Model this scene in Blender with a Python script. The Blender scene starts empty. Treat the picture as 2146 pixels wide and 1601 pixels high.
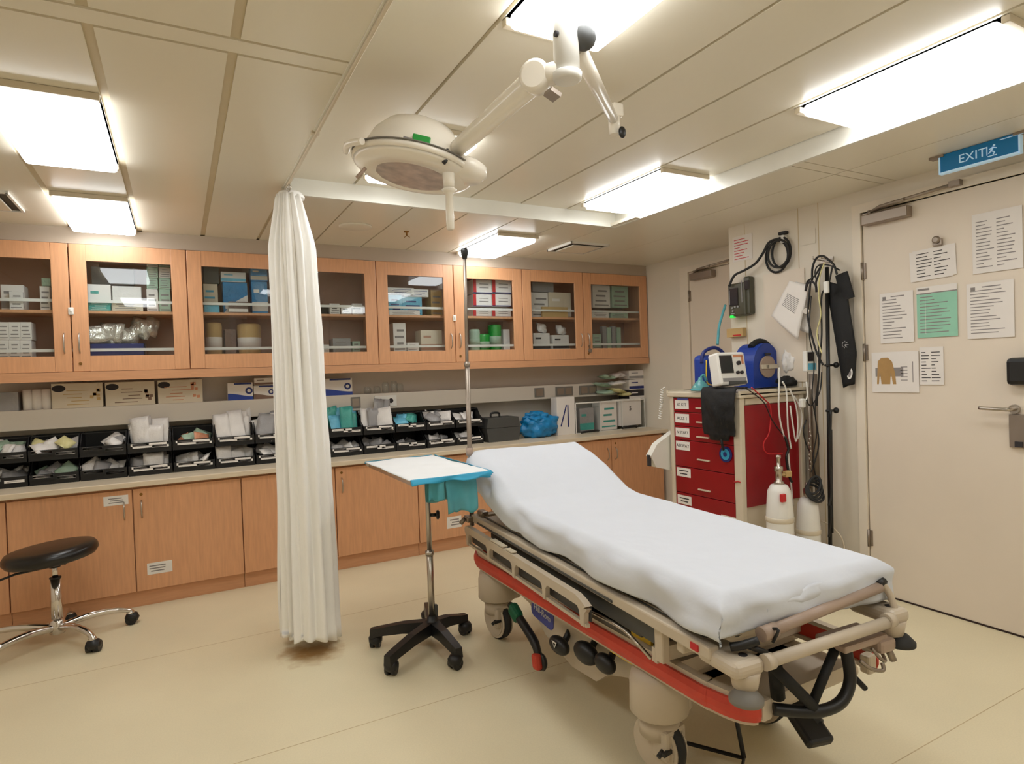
import bpy, bmesh, math, random
from mathutils import Vector, Matrix, Euler, noise
random.seed(7)
PI = math.pi
sc = bpy.context.scene
COL = sc.collection

# ------------------------------------------------------------------ camera
CAM = Vector((0, 0, 1.36))
YAW, PITCH, ROLL, FPX = math.radians(28.53), math.radians(0.967), math.radians(-1.981), 1285.1
_f = Vector((math.sin(YAW)*math.cos(PITCH), math.cos(YAW)*math.cos(PITCH), -math.sin(PITCH)))
_r = Vector((math.cos(YAW), -math.sin(YAW), 0)); _u = _r.cross(_f)
_c, _s = math.cos(ROLL), math.sin(ROLL)
RGT, UP, FWD = _c*_r + _s*_u, -_s*_r + _c*_u, _f
cd = bpy.data.cameras.new('camera'); cam = bpy.data.objects.new('camera', cd); COL.objects.link(cam)
cd.sensor_fit = 'HORIZONTAL'; cd.sensor_width = 36; cd.lens = 36*FPX/2146; cd.clip_start = 0.02
cam.matrix_world = Matrix(((RGT.x, UP.x, -FWD.x, CAM.x), (RGT.y, UP.y, -FWD.y, CAM.y), (RGT.z, UP.z, -FWD.z, CAM.z), (0, 0, 0, 1)))
sc.camera = cam
def P(px, py, ax, val):            # photograph point -> place point on the plane axis=val
    d = RGT*((px-1073)/FPX) + UP*((800.5-py)/FPX) + FWD
    return CAM + d*((val-CAM[ax])/d[ax])

# ------------------------------------------------------------------ world, exposure, light level
w = bpy.data.worlds.new('world'); sc.world = w; w.use_nodes = True
w.node_tree.nodes['Background'].inputs[0].default_value = (0.9, 0.85, 0.78, 1)
w.node_tree.nodes['Background'].inputs[1].default_value = 0.0
sc.view_settings.view_transform = 'Standard'; sc.view_settings.look = 'None'
sc.view_settings.gamma = 1; sc.view_settings.use_curve_mapping = False
sc.view_settings.exposure = 0.0
LAMP = 9.8                          # strength of the ceiling diffusers
LAMP_COL = (0.965, 0.983, 0.985, 1)
sc.cycles.max_bounces = 8; sc.cycles.diffuse_bounces = 5; sc.cycles.transparent_max_bounces = 16
sc.cycles.use_denoising = True
sc.cycles.sample_clamp_indirect = 6

# ------------------------------------------------------------------ materials
def lin(c):
    return tuple(((v/255)/12.92 if v/255 <= 0.04045 else (((v/255)+0.055)/1.055)**2.4) for v in c)
def mat(name, rgb, rough=.5, metal=0., var=.05, scale=9., bump=0., bscale=60., coat=0., stretch=None, emis=0., alpha=1., trans=0.):
    m = bpy.data.materials.new(name); m.use_nodes = True; nt = m.node_tree; b = nt.nodes['Principled BSDF']
    base = lin(rgb)
    tc = nt.nodes.new('ShaderNodeTexCoord'); mp = nt.nodes.new('ShaderNodeMapping')
    nt.links.new(tc.outputs['Object'], mp.inputs[0])
    if stretch: mp.inputs['Scale'].default_value = stretch
    n = nt.nodes.new('ShaderNodeTexNoise'); n.inputs['Scale'].default_value = scale; n.inputs['Detail'].default_value = 4
    nt.links.new(mp.outputs[0], n.inputs['Vector'])
    rp = nt.nodes.new('ShaderNodeValToRGB')
    rp.color_ramp.elements[0].position = .3; rp.color_ramp.elements[1].position = .7
    rp.color_ramp.elements[0].color = tuple(v*(1-var) for v in base)+(1,)
    rp.color_ramp.elements[1].color = tuple(min(1, v*(1+var)) for v in base)+(1,)
    nt.links.new(n.outputs['Fac'], rp.inputs[0]); nt.links.new(rp.outputs[0], b.inputs['Base Color'])
    b.inputs['Roughness'].default_value = rough; b.inputs['Metallic'].default_value = metal
    b.inputs['Coat Weight'].default_value = coat
    b.inputs['Alpha'].default_value = alpha; b.inputs['Transmission Weight'].default_value = trans
    if emis:
        b.inputs['Emission Color'].default_value = base+(1,); b.inputs['Emission Strength'].default_value = emis
    if bump:
        n2 = nt.nodes.new('ShaderNodeTexNoise'); n2.inputs['Scale'].default_value = bscale; n2.inputs['Detail'].default_value = 3
        nt.links.new(mp.outputs[0], n2.inputs['Vector'])
        bp = nt.nodes.new('ShaderNodeBump'); bp.inputs['Strength'].default_value = bump; bp.inputs['Distance'].default_value = .01
        nt.links.new(n2.outputs['Fac'], bp.inputs['Height']); nt.links.new(bp.outputs[0], b.inputs['Normal'])
    return m
def glassmat(name, tint=(.93, .95, .95)):
    m = bpy.data.materials.new(name); m.use_nodes = True; nt = m.node_tree; nt.nodes.clear()
    o = nt.nodes.new('ShaderNodeOutputMaterial'); mx = nt.nodes.new('ShaderNodeMixShader')
    t = nt.nodes.new('ShaderNodeBsdfTransparent'); t.inputs[0].default_value = tint+(1,)
    g = nt.nodes.new('ShaderNodeBsdfGlossy'); g.inputs['Roughness'].default_value = .02
    fr = nt.nodes.new('ShaderNodeFresnel')      # thin pane: same reflectance on both faces
    ge = nt.nodes.new('ShaderNodeNewGeometry'); mr = nt.nodes.new('ShaderNodeMapRange')
    mr.inputs[3].default_value = 1.5; mr.inputs[4].default_value = 1/1.5
    nt.links.new(ge.outputs['Backfacing'], mr.inputs[0]); nt.links.new(mr.outputs[0], fr.inputs[0])
    nt.links.new(fr.outputs[0], mx.inputs[0]); nt.links.new(t.outputs[0], mx.inputs[1]); nt.links.new(g.outputs[0], mx.inputs[2])
    nt.links.new(mx.outputs[0], o.inputs[0]); return m
def floormat():
    m = mat('cream_vinyl', (229, 217, 184), rough=.36, var=.035, scale=2.2)
    nt = m.node_tree; b = nt.nodes['Principled BSDF']; src = b.inputs['Base Color'].links[0].from_socket
    sp = nt.nodes.new('ShaderNodeTexNoise'); sp.inputs['Scale'].default_value = 170
    mr = nt.nodes.new('ShaderNodeMapRange'); mr.inputs[1].default_value = .35; mr.inputs[2].default_value = .65; mr.inputs[3].default_value = .955; mr.inputs[4].default_value = 1.0
    nt.links.new(sp.outputs['Fac'], mr.inputs[0])
    geo = nt.nodes.new('ShaderNodeNewGeometry')
    nt.links.new(geo.outputs['Position'], sp.inputs['Vector'])
    last = mr.outputs[0]
    def math_(op, a, b_=None):
        n = nt.nodes.new('ShaderNodeMath'); n.operation = op
        for i, v in enumerate((a, b_)):
            if v is None: continue
            if isinstance(v, (int, float)): n.inputs[i].default_value = v
            else: nt.links.new(v, n.inputs[i])
        return n.outputs[0]
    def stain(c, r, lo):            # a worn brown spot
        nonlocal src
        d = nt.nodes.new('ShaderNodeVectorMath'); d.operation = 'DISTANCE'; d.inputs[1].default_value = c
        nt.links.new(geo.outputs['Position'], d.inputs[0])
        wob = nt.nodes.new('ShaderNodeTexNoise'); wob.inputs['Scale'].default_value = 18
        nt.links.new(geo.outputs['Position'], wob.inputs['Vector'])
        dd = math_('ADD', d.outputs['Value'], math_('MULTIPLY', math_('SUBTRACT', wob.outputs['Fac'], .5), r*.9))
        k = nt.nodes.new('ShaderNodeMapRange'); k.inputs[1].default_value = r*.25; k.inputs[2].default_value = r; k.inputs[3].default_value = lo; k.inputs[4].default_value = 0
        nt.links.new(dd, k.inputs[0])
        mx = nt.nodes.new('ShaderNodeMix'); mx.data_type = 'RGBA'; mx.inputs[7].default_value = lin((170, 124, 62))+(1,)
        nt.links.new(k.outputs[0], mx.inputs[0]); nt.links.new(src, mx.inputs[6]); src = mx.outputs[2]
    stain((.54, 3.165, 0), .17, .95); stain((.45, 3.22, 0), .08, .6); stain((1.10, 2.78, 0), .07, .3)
    mm = nt.nodes.new('ShaderNodeMix'); mm.data_type = 'RGBA'; mm.blend_type = 'MULTIPLY'; mm.inputs[0].default_value = 1
    cb = nt.nodes.new('ShaderNodeCombineColor')
    for i in range(3): nt.links.new(last, cb.inputs[i])
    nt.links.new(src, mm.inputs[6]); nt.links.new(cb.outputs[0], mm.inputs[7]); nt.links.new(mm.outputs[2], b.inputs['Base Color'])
    return m
def emitmat(name, col, st):
    m = bpy.data.materials.new(name); m.use_nodes = True; nt = m.node_tree; nt.nodes.clear()
    o = nt.nodes.new('ShaderNodeOutputMaterial'); e = nt.nodes.new('ShaderNodeEmission')
    e.inputs[0].default_value = col; e.inputs[1].default_value = st; nt.links.new(e.outputs[0], o.inputs[0]); return m
M = dict(
 floor=floormat(),
 wall=mat('wall_paint', (225, 216, 200), .38, var=.02, scale=1.5),
 wall_back=mat('wall_paint_grey', (214, 206, 194), .4, var=.02, scale=1.5),
 ceil=mat('ceiling_panel', (230, 223, 206), .30, var=.015, scale=1.2),
 fascia=mat('fascia_paint', (186, 170, 152), .5, var=.02),
 ceil_gap=mat('ceiling_gap', (204, 190, 162), .6, var=.03),
 soffit=mat('soffit_paint', (232, 230, 220), .4, var=.02),
 doorp=mat('door_paint', (227, 214, 197), .4, var=.025, scale=3),
 doorf=mat('door_frame_paint', (232, 221, 204), .35, var=.02),
 seam=mat('seam', (200, 180, 142), .7),
 wood=mat('beech_veneer', (216, 160, 118), .33, var=.07, scale=14, stretch=(6, 6, .5)),
 wood2=mat('beech_edge', (206, 152, 112), .38, var=.06, scale=14, stretch=(.6, 6, 6)),
 wood_in=mat('cabinet_inside', (176, 132, 108), .5, var=.04),
 dark=mat('dark_gap', (48, 30, 22), .8),
 counter=mat('laminate_top', (222, 206, 180), .3, var=.05, scale=25, stretch=(.4, 3, 3)),
 steel=mat('brushed_steel', (190, 182, 172), .28, 1, var=.04),
 chrome=mat('chrome', (215, 210, 205), .12, 1, var=.02),
 satin=mat('satin_metal', (156, 144, 132), .42, .8, var=.04),
 brass=mat('brass', (150, 110, 60), .35, .9),
 black=mat('black_plastic', (22, 21, 21), .42, var=.08),
 blackm=mat('black_matt', (14, 14, 15), .7, var=.1, bump=.2),
 vinyl=mat('black_vinyl', (20, 17, 15), .3, var=.08),
 rubber=mat('rubber', (38, 38, 38), .7),
 white=mat('white_plastic', (232, 230, 224), .35, var=.02),
 cream=mat('cream_plastic', (214, 202, 180), .36, var=.03),
 beige=mat('stretcher_beige', (198, 184, 164), .4, var=.03),
 taupe=mat('taupe_tube', (168, 146, 130), .35, var=.04),
 greyp=mat('grey_plastic', (122, 118, 112), .5, var=.05),
 dgrey=mat('dark_grey_plastic', (72, 72, 70), .5, var=.06),
 red=mat('cart_red', (146, 4, 20), .35, var=.05),
 bumper=mat('bumper_red', (198, 62, 44), .5, var=.1, scale=14),
 sheet=mat('white_linen', (213, 217, 226), .85, var=.01, bump=.12, bscale=25),
 curtain=mat('curtain_cloth', (250, 248, 244), .8, var=.03, scale=5, stretch=(4, 4, .4), bump=.15, bscale=120),
 padw=mat('pad_white', (236, 238, 240), .8, var=.02),
 padb=mat('pad_blue', (48, 160, 200), .6, var=.08),
 padt=mat('pad_teal', (84, 166, 176), .7, var=.1, alpha=.82),
 paper=mat('paper', (232, 226, 220), .7, var=.02),
 ink=mat('ink', (140, 134, 132), .8),
 inkd=mat('ink_dark', (48, 44, 46), .8),
 tape=mat('label_tape', (236, 232, 226), .5),
 green=mat('green_plastic', (20, 150, 50), .4),
 dgreen=mat('pedal_green', (14, 96, 66), .45),
 mint=mat('mint_paper', (150, 204, 178), .7),
 blue=mat('blue_plastic', (28, 60, 150), .4, var=.08),
 navy=mat('navy_plastic', (26, 40, 110), .4, var=.08),
 bagblue=mat('blue_bag', (24, 130, 190), .3, var=.2, bump=.5, bscale=40),
 purple=mat('badge_purple', (84, 88, 160), .4),
 yellow=mat('yellow_label', (232, 196, 60), .5),
 redp=mat('red_print', (196, 36, 40), .5),
 tan=mat('kraft', (196, 164, 110), .7, var=.06),
 bin=mat('bin_black', (11, 11, 12), .55, var=.08),
 foil=mat('foil_wrap', (205, 200, 190), .22, .55, var=.15, bump=.9, bscale=45),
 wrapw=mat('packet_white', (226, 222, 218), .35, var=.08, bump=.3, bscale=70),
 wrapg=mat('packet_grey', (150, 148, 148), .35, var=.1, bump=.3, bscale=70),
 wrapt=mat('packet_teal', (70, 160, 150), .35, var=.14, bump=.3, bscale=70),
 wrapb=mat('packet_blue', (100, 180, 210), .35, var=.14, bump=.3, bscale=70),
 wrapy=mat('packet_yellow', (216, 208, 150), .4, var=.1, bump=.3, bscale=70),
 wrapo=mat('packet_orange', (206, 140, 104), .4, var=.1, bump=.3, bscale=70),
 wrapk=mat('packet_brown', (120, 92, 76), .4, var=.12, bump=.3, bscale=70),
 wrapm=mat('packet_mint', (168, 194, 172), .4, var=.08, bump=.3, bscale=70),
 olive=mat('olive_grey', (74, 72, 56), .35, var=.1),
 screen=mat('dark_screen', (44, 38, 40), .15),
 grnlens=mat('green_lamp', (40, 220, 80), .4, emis=.8),
 sky=mat('sign_blue', (0, 118, 180), .35, emis=.04),
 signw=mat('sign_white', (190, 225, 250), .4, emis=.2),
 skin=mat('figure_tan', (176, 138, 84), .6, var=.12),
 reflector=mat('lamp_reflector', (225, 212, 202), .28, .85, var=.2, scale=20),
 lampw=mat('lamp_white', (240, 233, 220), .22, var=.01),
 glass=glassmat('door_glass'), clear=glassmat('clear_plastic', (.965, .98, .98)),
 mask=mat('mask_teal', (120, 200, 196), .15, alpha=.55),
 vent=mat('vent_dark', (66, 58, 48), .7),
 light=emitmat('diffuser_light', LAMP_COL, LAMP),
)

# ------------------------------------------------------------------ mesh helpers
FR = {}
def T(name, label, cat, loc=(0, 0, 0), rz=0., group=None):
    o = bpy.data.objects.new(name, None); COL.objects.link(o); o.empty_display_size = .05
    o.location = loc; o.rotation_euler = (0, 0, rz)
    FR[o.name] = Matrix.Translation(Vector(loc)) @ Matrix.Rotation(rz, 4, 'Z')
    tag(o, label, cat, group); return o
def tag(o, label=None, cat=None, group=None, kind=None):
    if label: o['label'] = label
    if cat: o['category'] = cat
    if group: o['group'] = group
    if kind: o['kind'] = kind
    return o
def frame_of(z, x=None):            # matrix whose Z axis follows z
    z = Vector(z).normalized(); a = Vector(x) if x else (Vector((0, 0, 1)) if abs(z.z) < .9 else Vector((1, 0, 0)))
    x_ = a.cross(z).normalized() if not x else (a - z*a.dot(z)).normalized()
    y_ = z.cross(x_)
    return Matrix((x_, y_, z)).transposed().to_4x4()
class MB:
    def __init__(s): s.v = []; s.f = []; s.m = []; s.s = []
    def add(s, vs, fs, mi=0, sm=False, X=None):
        k = len(s.v); s.v += [(X @ Vector(v)) if X else Vector(v) for v in vs]
        for i, f in enumerate(fs):
            s.f.append([k+j for j in f]); s.m.append(mi); s.s.append(sm[i] if isinstance(sm, list) else sm)
        return s
    def bm(s, b, mi=0, sm=False, X=None):
        b.verts.index_update(); s.add([v.co.copy() for v in b.verts], [[v.index for v in f.verts] for f in b.faces], mi, sm, X); b.free(); return s
    def box(s, c, d, mi=0, bev=0., X=None, seg=2):
        b = bmesh.new(); bmesh.ops.create_cube(b, size=1)
        for v in b.verts: v.co = Vector((v.co.x*d[0], v.co.y*d[1], v.co.z*d[2]))
        if bev: bmesh.ops.bevel(b, geom=b.edges[:], offset=min(bev, min(d)*.49), segments=seg, affect='EDGES', profile=.5)
        T_ = Matrix.Translation(Vector(c)); return s.bm(b, mi, False, (X @ T_) if X else T_)
    def b2(s, a, b, mi=0, bev=0., X=None):   # box from two corners
        return s.box([(a[i]+b[i])/2 for i in range(3)], [abs(b[i]-a[i]) for i in range(3)], mi, bev, X)
    def cyl(s, p, q, r, r2=None, n=16, mi=0, X=None):
        p, q = Vector(p), Vector(q); r2 = r if r2 is None else r2; F = frame_of(q-p); L = (q-p).length
        vs = [(r*math.cos(2*PI*i/n), r*math.sin(2*PI*i/n), 0) for i in range(n)]+[(r2*math.cos(2*PI*i/n), r2*math.sin(2*PI*i/n), L) for i in range(n)]
        fs = [[i, (i+1) % n, n+(i+1) % n, n+i] for i in range(n)]+[list(range(n))[::-1], list(range(n, 2*n))]
        Y = Matrix.Translation(p) @ F
        return s.add(vs, fs, mi, [True]*n+[False]*2, (X @ Y) if X else Y)
    def lathe(s, prof, c=(0, 0, 0), n=24, mi=0, X=None, sm=True, axis=None):
        vs = []; fs = []
        for r, z in prof: vs += [(r*math.cos(2*PI*i/n), r*math.sin(2*PI*i/n), z) for i in range(n)]
        for k in range(len(prof)-1):
            for i in range(n): fs.append([k*n+i, k*n+(i+1) % n, (k+1)*n+(i+1) % n, (k+1)*n+i])
        fl = [sm]*len(fs)
        if prof[0][0] > 1e-4: fs.append(list(range(n))[::-1]); fl.append(False)
        if prof[-1][0] > 1e-4: fs.append(list(range((len(prof)-1)*n, len(prof)*n))); fl.append(False)
        Y = Matrix.Translation(Vector(c))
        if axis: Y = Y @ frame_of(axis)
        return s.add(vs, fs, mi, fl, (X @ Y) if X else Y)
    def tube(s, pts, r, n=8, mi=0, X=None, closed=False, caps=True):
        pts = [Vector(p) for p in pts]; N = len(pts); vs = []; fs = []; ref = None
        for i in range(N):
            a = pts[(i-1) % N] if (closed or i > 0) else pts[i]; b = pts[(i+1) % N] if (closed or i < N-1) else pts[i]
            t = (b-a).normalized()
            if ref is None: ref = (Vector((0, 0, 1)) if abs(t.z) < .9 else Vector((1, 0, 0)))
            x = (ref - t*ref.dot(t)).normalized(); ref = x; y = t.cross(x)
            rr = r[i] if isinstance(r, (list, tuple)) else r
            vs += [pts[i]+x*rr*math.cos(2*PI*k/n)+y*rr*math.sin(2*PI*k/n) for k in range(n)]
        for i in range(N if closed else N-1):
            j = (i+1) % N
            for k in range(n): fs.append([i*n+k, i*n+(k+1) % n, j*n+(k+1) % n, j*n+k])
        fl = [True]*len(fs)
        if caps and not closed: fs += [list(range(n))[::-1], list(range((N-1)*n, N*n))]; fl += [False]*2
        return s.add(vs, fs, mi, fl, X)
    def prism(s, pts, h0, h1, mi=0, X=None):    # 2D outline extruded along local z
        n = len(pts); vs = [(p[0], p[1], h0) for p in pts]+[(p[0], p[1], h1) for p in pts]
        fs = [[i, (i+1) % n, n+(i+1) % n, n+i] for i in range(n)]+[list(range(n))[::-1], list(range(n, 2*n))]
        return s.add(vs, fs, mi, False, X)
    def ball(s, c, r, mi=0, n=14, X=None, R=None):
        b = bmesh.new(); bmesh.ops.create_uvsphere(b, u_segments=n, v_segments=max(6, n//2+2), radius=1)
        r = (r, r, r) if isinstance(r, (int, float)) else r
        Y = Matrix.Translation(Vector(c)) @ (R.to_4x4() if R else Matrix.Identity(4)) @ Matrix.Diagonal((r[0], r[1], r[2], 1))
        return s.bm(b, mi, True, (X @ Y) if X else Y)
    def sheetgrid(s, fn, nu, nv, mi=0, th=.002, X=None):   # surface with thickness
        G = [[Vector(fn(i/nu, j/nv)) for j in range(nv+1)] for i in range(nu+1)]
        def nrm(i, j):
            a = G[min(i+1, nu)][j]-G[max(i-1, 0)][j]; b = G[i][min(j+1, nv)]-G[i][max(j-1, 0)]
            c = a.cross(b); return c.normalized() if c.length > 1e-12 else Vector((0, 0, 1))
        A = [G[i][j] for i in range(nu+1) for j in range(nv+1)]; B = [G[i][j]-nrm(i, j)*th for i in range(nu+1) for j in range(nv+1)]
        k = len(A); W = nv+1; fs = []
        for i in range(nu):
            for j in range(nv):
                q = [i*W+j, (i+1)*W+j, (i+1)*W+j+1, i*W+j+1]; fs.append(q); fs.append([x+k for x in q][::-1])
        for i in range(nu):
            for j in (0, nv):
                a, b = i*W+j, (i+1)*W+j; fs.append([a, b, b+k, a+k] if j else [b, a, a+k, b+k])
        for j in range(nv):
            for i in (0, nu):
                a, b = i*W+j, i*W+j+1; fs.append([b, a, a+k, b+k] if i else [a, b, b+k, a+k])
        return s.add(A+B, fs, mi, True, X)
    def text(s, body, size, X, mi=0, ext=.0006, align='CENTER'):
        c = bpy.data.curves.new('t', 'FONT'); c.body = body; c.size = size; c.extrude = ext; c.align_x = align; c.align_y = 'CENTER'; c.resolution_u = 3
        o = bpy.data.objects.new('t', c); COL.objects.link(o); bpy.context.view_layer.update()
        me = bpy.data.meshes.new_from_object(o.evaluated_get(bpy.context.evaluated_depsgraph_get()))
        s.add([v.co.copy() for v in me.vertices], [list(p.vertices) for p in me.polygons], mi, False, X)
        bpy.data.objects.remove(o); bpy.data.curves.remove(c); bpy.data.meshes.remove(me); return s
    def obj(s, name, mats, parent=None, label=None, cat=None, group=None, kind=None, origin=None):
        me = bpy.data.meshes.new(name)
        if parent is not None:
            inv = FR[parent.name].inverted(); vs = [inv @ v for v in s.v]
        elif origin is not None:
            vs = [v-Vector(origin) for v in s.v]
        else: vs = s.v
        me.from_pydata([tuple(v) for v in vs], [], s.f)
        if not isinstance(mats, (list, tuple)): mats = [mats]
        for x in mats: me.materials.append(M[x] if isinstance(x, str) else x)
        me.polygons.foreach_set('material_index', s.m); me.polygons.foreach_set('use_smooth', s.s); me.update()
        o = bpy.data.objects.new(name, me); COL.objects.link(o)
        if parent is not None: o.parent = parent; FR[o.name] = FR[parent.name]
        elif origin is not None: o.location = origin; FR[o.name] = Matrix.Translation(Vector(origin))
        else: FR[o.name] = Matrix.Identity(4)
        return tag(o, label, cat, group, kind)
def copy_tree(o, parent=None):
    c = o.copy(); COL.objects.link(c)
    if parent: c.parent = parent
    FR[c.name] = FR[o.name]
    for ch in list(o.children): copy_tree(ch, c)
    return c
def smoothpath(pts, k=6):           # Catmull-Rom
    pts = [Vector(p) for p in pts]; out = []
    for i in range(len(pts)-1):
        p0, p1, p2, p3 = pts[max(i-1, 0)], pts[i], pts[i+1], pts[min(i+2, len(pts)-1)]
        for j in range(k):
            t = j/k; out.append(.5*((2*p1)+(p2-p0)*t+(2*p0-5*p1+4*p2-p3)*t*t+(3*p1-p0-3*p2+p3)*t**3))
    return out+[pts[-1]]
def onwall(axis, pos, rot=0.):      # local x,y in the wall plane, z out of it; 'right': seen facing +X ; 'back': seen facing +Y
    if axis == 'right': F = Matrix(((0, 0, -1), (-1, 0, 0), (0, 1, 0))).to_4x4()
    else: F = Matrix(((1, 0, 0), (0, 0, -1), (0, 1, 0))).to_4x4()
    return Matrix.Translation(Vector(pos)) @ F @ Matrix.Rotation(rot, 4, 'Z')

#@@SHELL
# ------------------------------------------------------------------ the room shell
XL, XR, XA, YB, YF, ZC, ZB = -1.75, 3.505, 4.0, 4.92, -1.3, 2.335, 2.42
BX0, BX1, BY = .525, 2.69, 3.38
S = 'structure'
MB().b2((XL-.1, YF-.1, -.1), (4.15, YB+.1, 0)).obj('floor', 'floor', kind=S)
b = MB()
for yy in (3.54, 2.39, 1.2, .1):
    b.b2((XL, yy-.0015, 0), (XA, yy+.0015, .0006))
b.obj('trim_8', 'seam', kind=S)
MB().b2((XL-.1, YB, 0), (4.15, YB+.1, 2.6)).obj('wall_back', 'wall_back', kind=S)
MB().b2((XL-.1, YF, 0), (XL, YB, 2.6)).obj('wall_left', 'wall', kind=S)
MB().b2((XL-.1, YF-.1, 0), (4.15, YF, 2.6)).obj('wall_front', 'wall', kind=S)
# right wall with the opening of door 1, then a recess with door 2
DY0, DY1, DZ = 1.20, 2.15, 2.205
b = MB()
b.b2((XR, DY1+.0, 0), (XR+.12, 3.12, 2.6)).b2((XR, YF, 0), (XR+.12, DY0, 2.6)).b2((XR, DY0, DZ), (XR+.12, DY1, 2.6))
b.b2((XR+.12, 3.0, 0), (XA+.1, 3.12, 2.6)).b2((XR+.07, DY0, 0), (XR+.12, DY1, DZ))
for yy in (2.42, 2.56, 2.98): b.b2((XR-.0015, yy-.002, 0), (XR, yy+.002, ZC), 1)
b.obj('wall_right', ['wall', 'seam'], kind=S)
b = MB().b2((XA, 3.12, 0), (XA+.1, YB, 2.6)); b.obj('wall_recess', 'wall', kind=S)
# ceiling: real boards with gaps over a backing slab
b = MB(); g = .013
xs = [-1.62, -1.26, -.90, -.54, -.18, .18, .525]
def boards(xs, y0, y1, z, gp=.014):
    for a, c in zip(xs[:-1], xs[1:]): b.b2((a+gp, y0, z), (c-gp, y1, z+.02), 0)
boards(xs, YF, 1.905, ZC); boards(xs, 2.005, YB, ZC)
b.b2((XL, 1.918, ZC), (BX0-.01, 1.992, ZC+.02), 0)
boards([.525, .89, 1.24, 1.59, 1.94, 2.29, 2.64, 3.3], BY+.02, YB, ZC, .005)
b.b2((3.3, 3.12, ZC), (4.12, YB, ZC+.02), 0)
b.b2((2.65, 3.12, ZC), (3.3, BY+.02, ZC+.02), 0)
for y0, y1 in ((YF, 1.943), (1.95, 2.012), (2.019, 3.12)):
    b.b2((BX1+.02, y0, ZC), (3.06, y1, ZC+.02), 0); b.b2((3.066, y0, ZC), (XR+.1, y1, ZC+.02), 0)
boards([BX0, .89, 1.24, 1.59, 1.94, 2.29, BX1], YF, BY, ZB, .007)
b.b2((XL, YF, ZC+.007), (BX0-.02, YB, ZC+.024), 1); b.b2((BX0-.02, BY+.02, ZC+.010), (4.15, YB, ZC+.024), 1)
b.b2((BX1+.02, YF, ZC+.014), (4.15, BY+.02, ZC+.024), 1); b.b2((BX0-.03, YF, ZB+.014), (BX1+.03, BY+.03, ZB+.024), 1)
b.b2((XL-.1, YF-.1, 2.55), (4.2, YB+.1, 2.6), 0)
b.obj('ceiling', ['ceil', 'ceil_gap'], kind=S)
b = MB().b2((BX0, BY, ZC-.004), (BX1+.022, BY+.022, ZB+.012)); b.obj('trim_1', 'soffit', kind=S)
b = MB().b2((BX1, YF, ZC-.004), (BX1+.022, BY, ZB+.012)); b.obj('trim_2', 'soffit', kind=S)
b = MB().b2((BX0-.022, YF, ZC-.004), (BX0, BY+.022, ZB+.012)); b.obj('trim_3', 'soffit', kind=S)
# fascia over the wall cabinets
MB().b2((XL, 4.575, 2.236), (XA, YB, ZC)).obj('trim_4', 'fascia', kind=S)

# ceiling lights
def ceiling_light(x, y, lx, ly, z, label):
    t = T('ceiling_light', label, 'ceiling light', (x, y, z), group='white ceiling lights')
    X = Matrix.Translation((x, y, z))
    fr = MB(); e = .026
    for s1 in (-1, 1): fr.box((0, s1*(ly/2-e/2), -.012), (lx-.004, e, .024), bev=.003, X=X)
    fr.box((0, 0, .003), (lx-.004, ly-.004, .006), X=X)
    fr.obj('frame', 'cream', t)
    d = MB().box((0, 0, -.0235), (lx-.012, ly-2*e-.02, .047), bev=.014, X=X, seg=3)
    d.obj('diffuser', 'light', t)
for a in [(-.36, 2.84, .335, .78, ZC, 'nearer and larger of the two ceiling lights on the left'),
          (-.36, 4.14, .335, .78, ZC, 'farther of the two left ceiling lights, just before the wall cabinets'),
          (1.065, 2.84, .335, .76, ZB, 'ceiling light hidden behind the round lamp head in the raised bay'),
          (1.065, 1.24, .335, .80, ZB, 'ceiling light at the top edge from which the white lamp post drops'),
          (2.48, 2.86, .345, .76, ZB, 'middle ceiling light along the right edge of the raised bay'),
          (2.48, 1.31, .345, .76, ZB, 'large ceiling light at upper right close to the exit sign'),
          (2.16, 4.16, .33, .74, ZC, 'smallest farthest ceiling light above the glass cabinets behind the drip pole')]:
    ceiling_light(*a)
# unseen lights added to brighten the near end of the room
ceiling_light(-.36, .9, .335, .78, ZC, 'added ceiling light out of the photograph behind the camera on the left')
ceiling_light(2.48, -.3, .345, .78, ZB, 'added ceiling light out of the photograph behind the camera on the right')
ceiling_light(1.065, -.4, .335, .78, ZB, 'added ceiling light out of the photograph behind the camera in the middle')
#@@END
#@@CAB
# ------------------------------------------------------------------ doors
def leafdoor(n, x, y0, y1, zt, hinge_z, closer):
    d = MB().b2((x+.004, y0+.004, .008), (x+.045, y1-.004, zt-.004), bev=.002).obj('door_%d' % n, 'doorp', kind=S)
    for i, hz in enumerate(hinge_z):
        MB().cyl((x-.006, y1-.001, hz-.05), (x-.006, y1-.001, hz+.05), .008, n=10).b2((x-.004, y1-.02, hz-.045), (x+.004, y1+.02, hz+.045)).obj('hinge', 'satin', d, label='grey metal hinge')
    c = MB()
    ya = closer
    c.b2((x-.055, ya-.25, zt-.085), (x+.003, ya, zt-.025), bev=.006)
    c.obj('door_closer', 'satin', d)
    a = MB().tube([(x-.03, ya-.04, zt-.015), (x-.075, ya-.12, zt-.005), (x-.03, ya-.48, zt+.025)], .009)
    a.b2((x-.045, ya-.50, zt+.012), (x, ya-.45, zt+.04)).tube([(x-.035, ya-.06, zt-.01), (x-.07, ya-.25, zt+.002)], .010)
    a.cyl((x-.03, ya-.04, zt-.03), (x-.03, ya-.04, zt-.004), .014)
    a.obj('closer_arm', 'satin', d)
    return d
d1 = leafdoor(1, XR, DY0, DY1, DZ, (1.87, 1.40, .32), DY1-.03)
b = MB()
b.b2((XR-.012, DY1, 0), (XR+.05, DY1+.05, DZ+.05)).b2((XR-.012, DY0-.05, 0), (XR+.05, DY0, DZ+.05)).b2((XR-.012, DY0, DZ), (XR+.05, DY1, DZ+.05))
b.obj('trim_5', 'doorf', kind=S)
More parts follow.
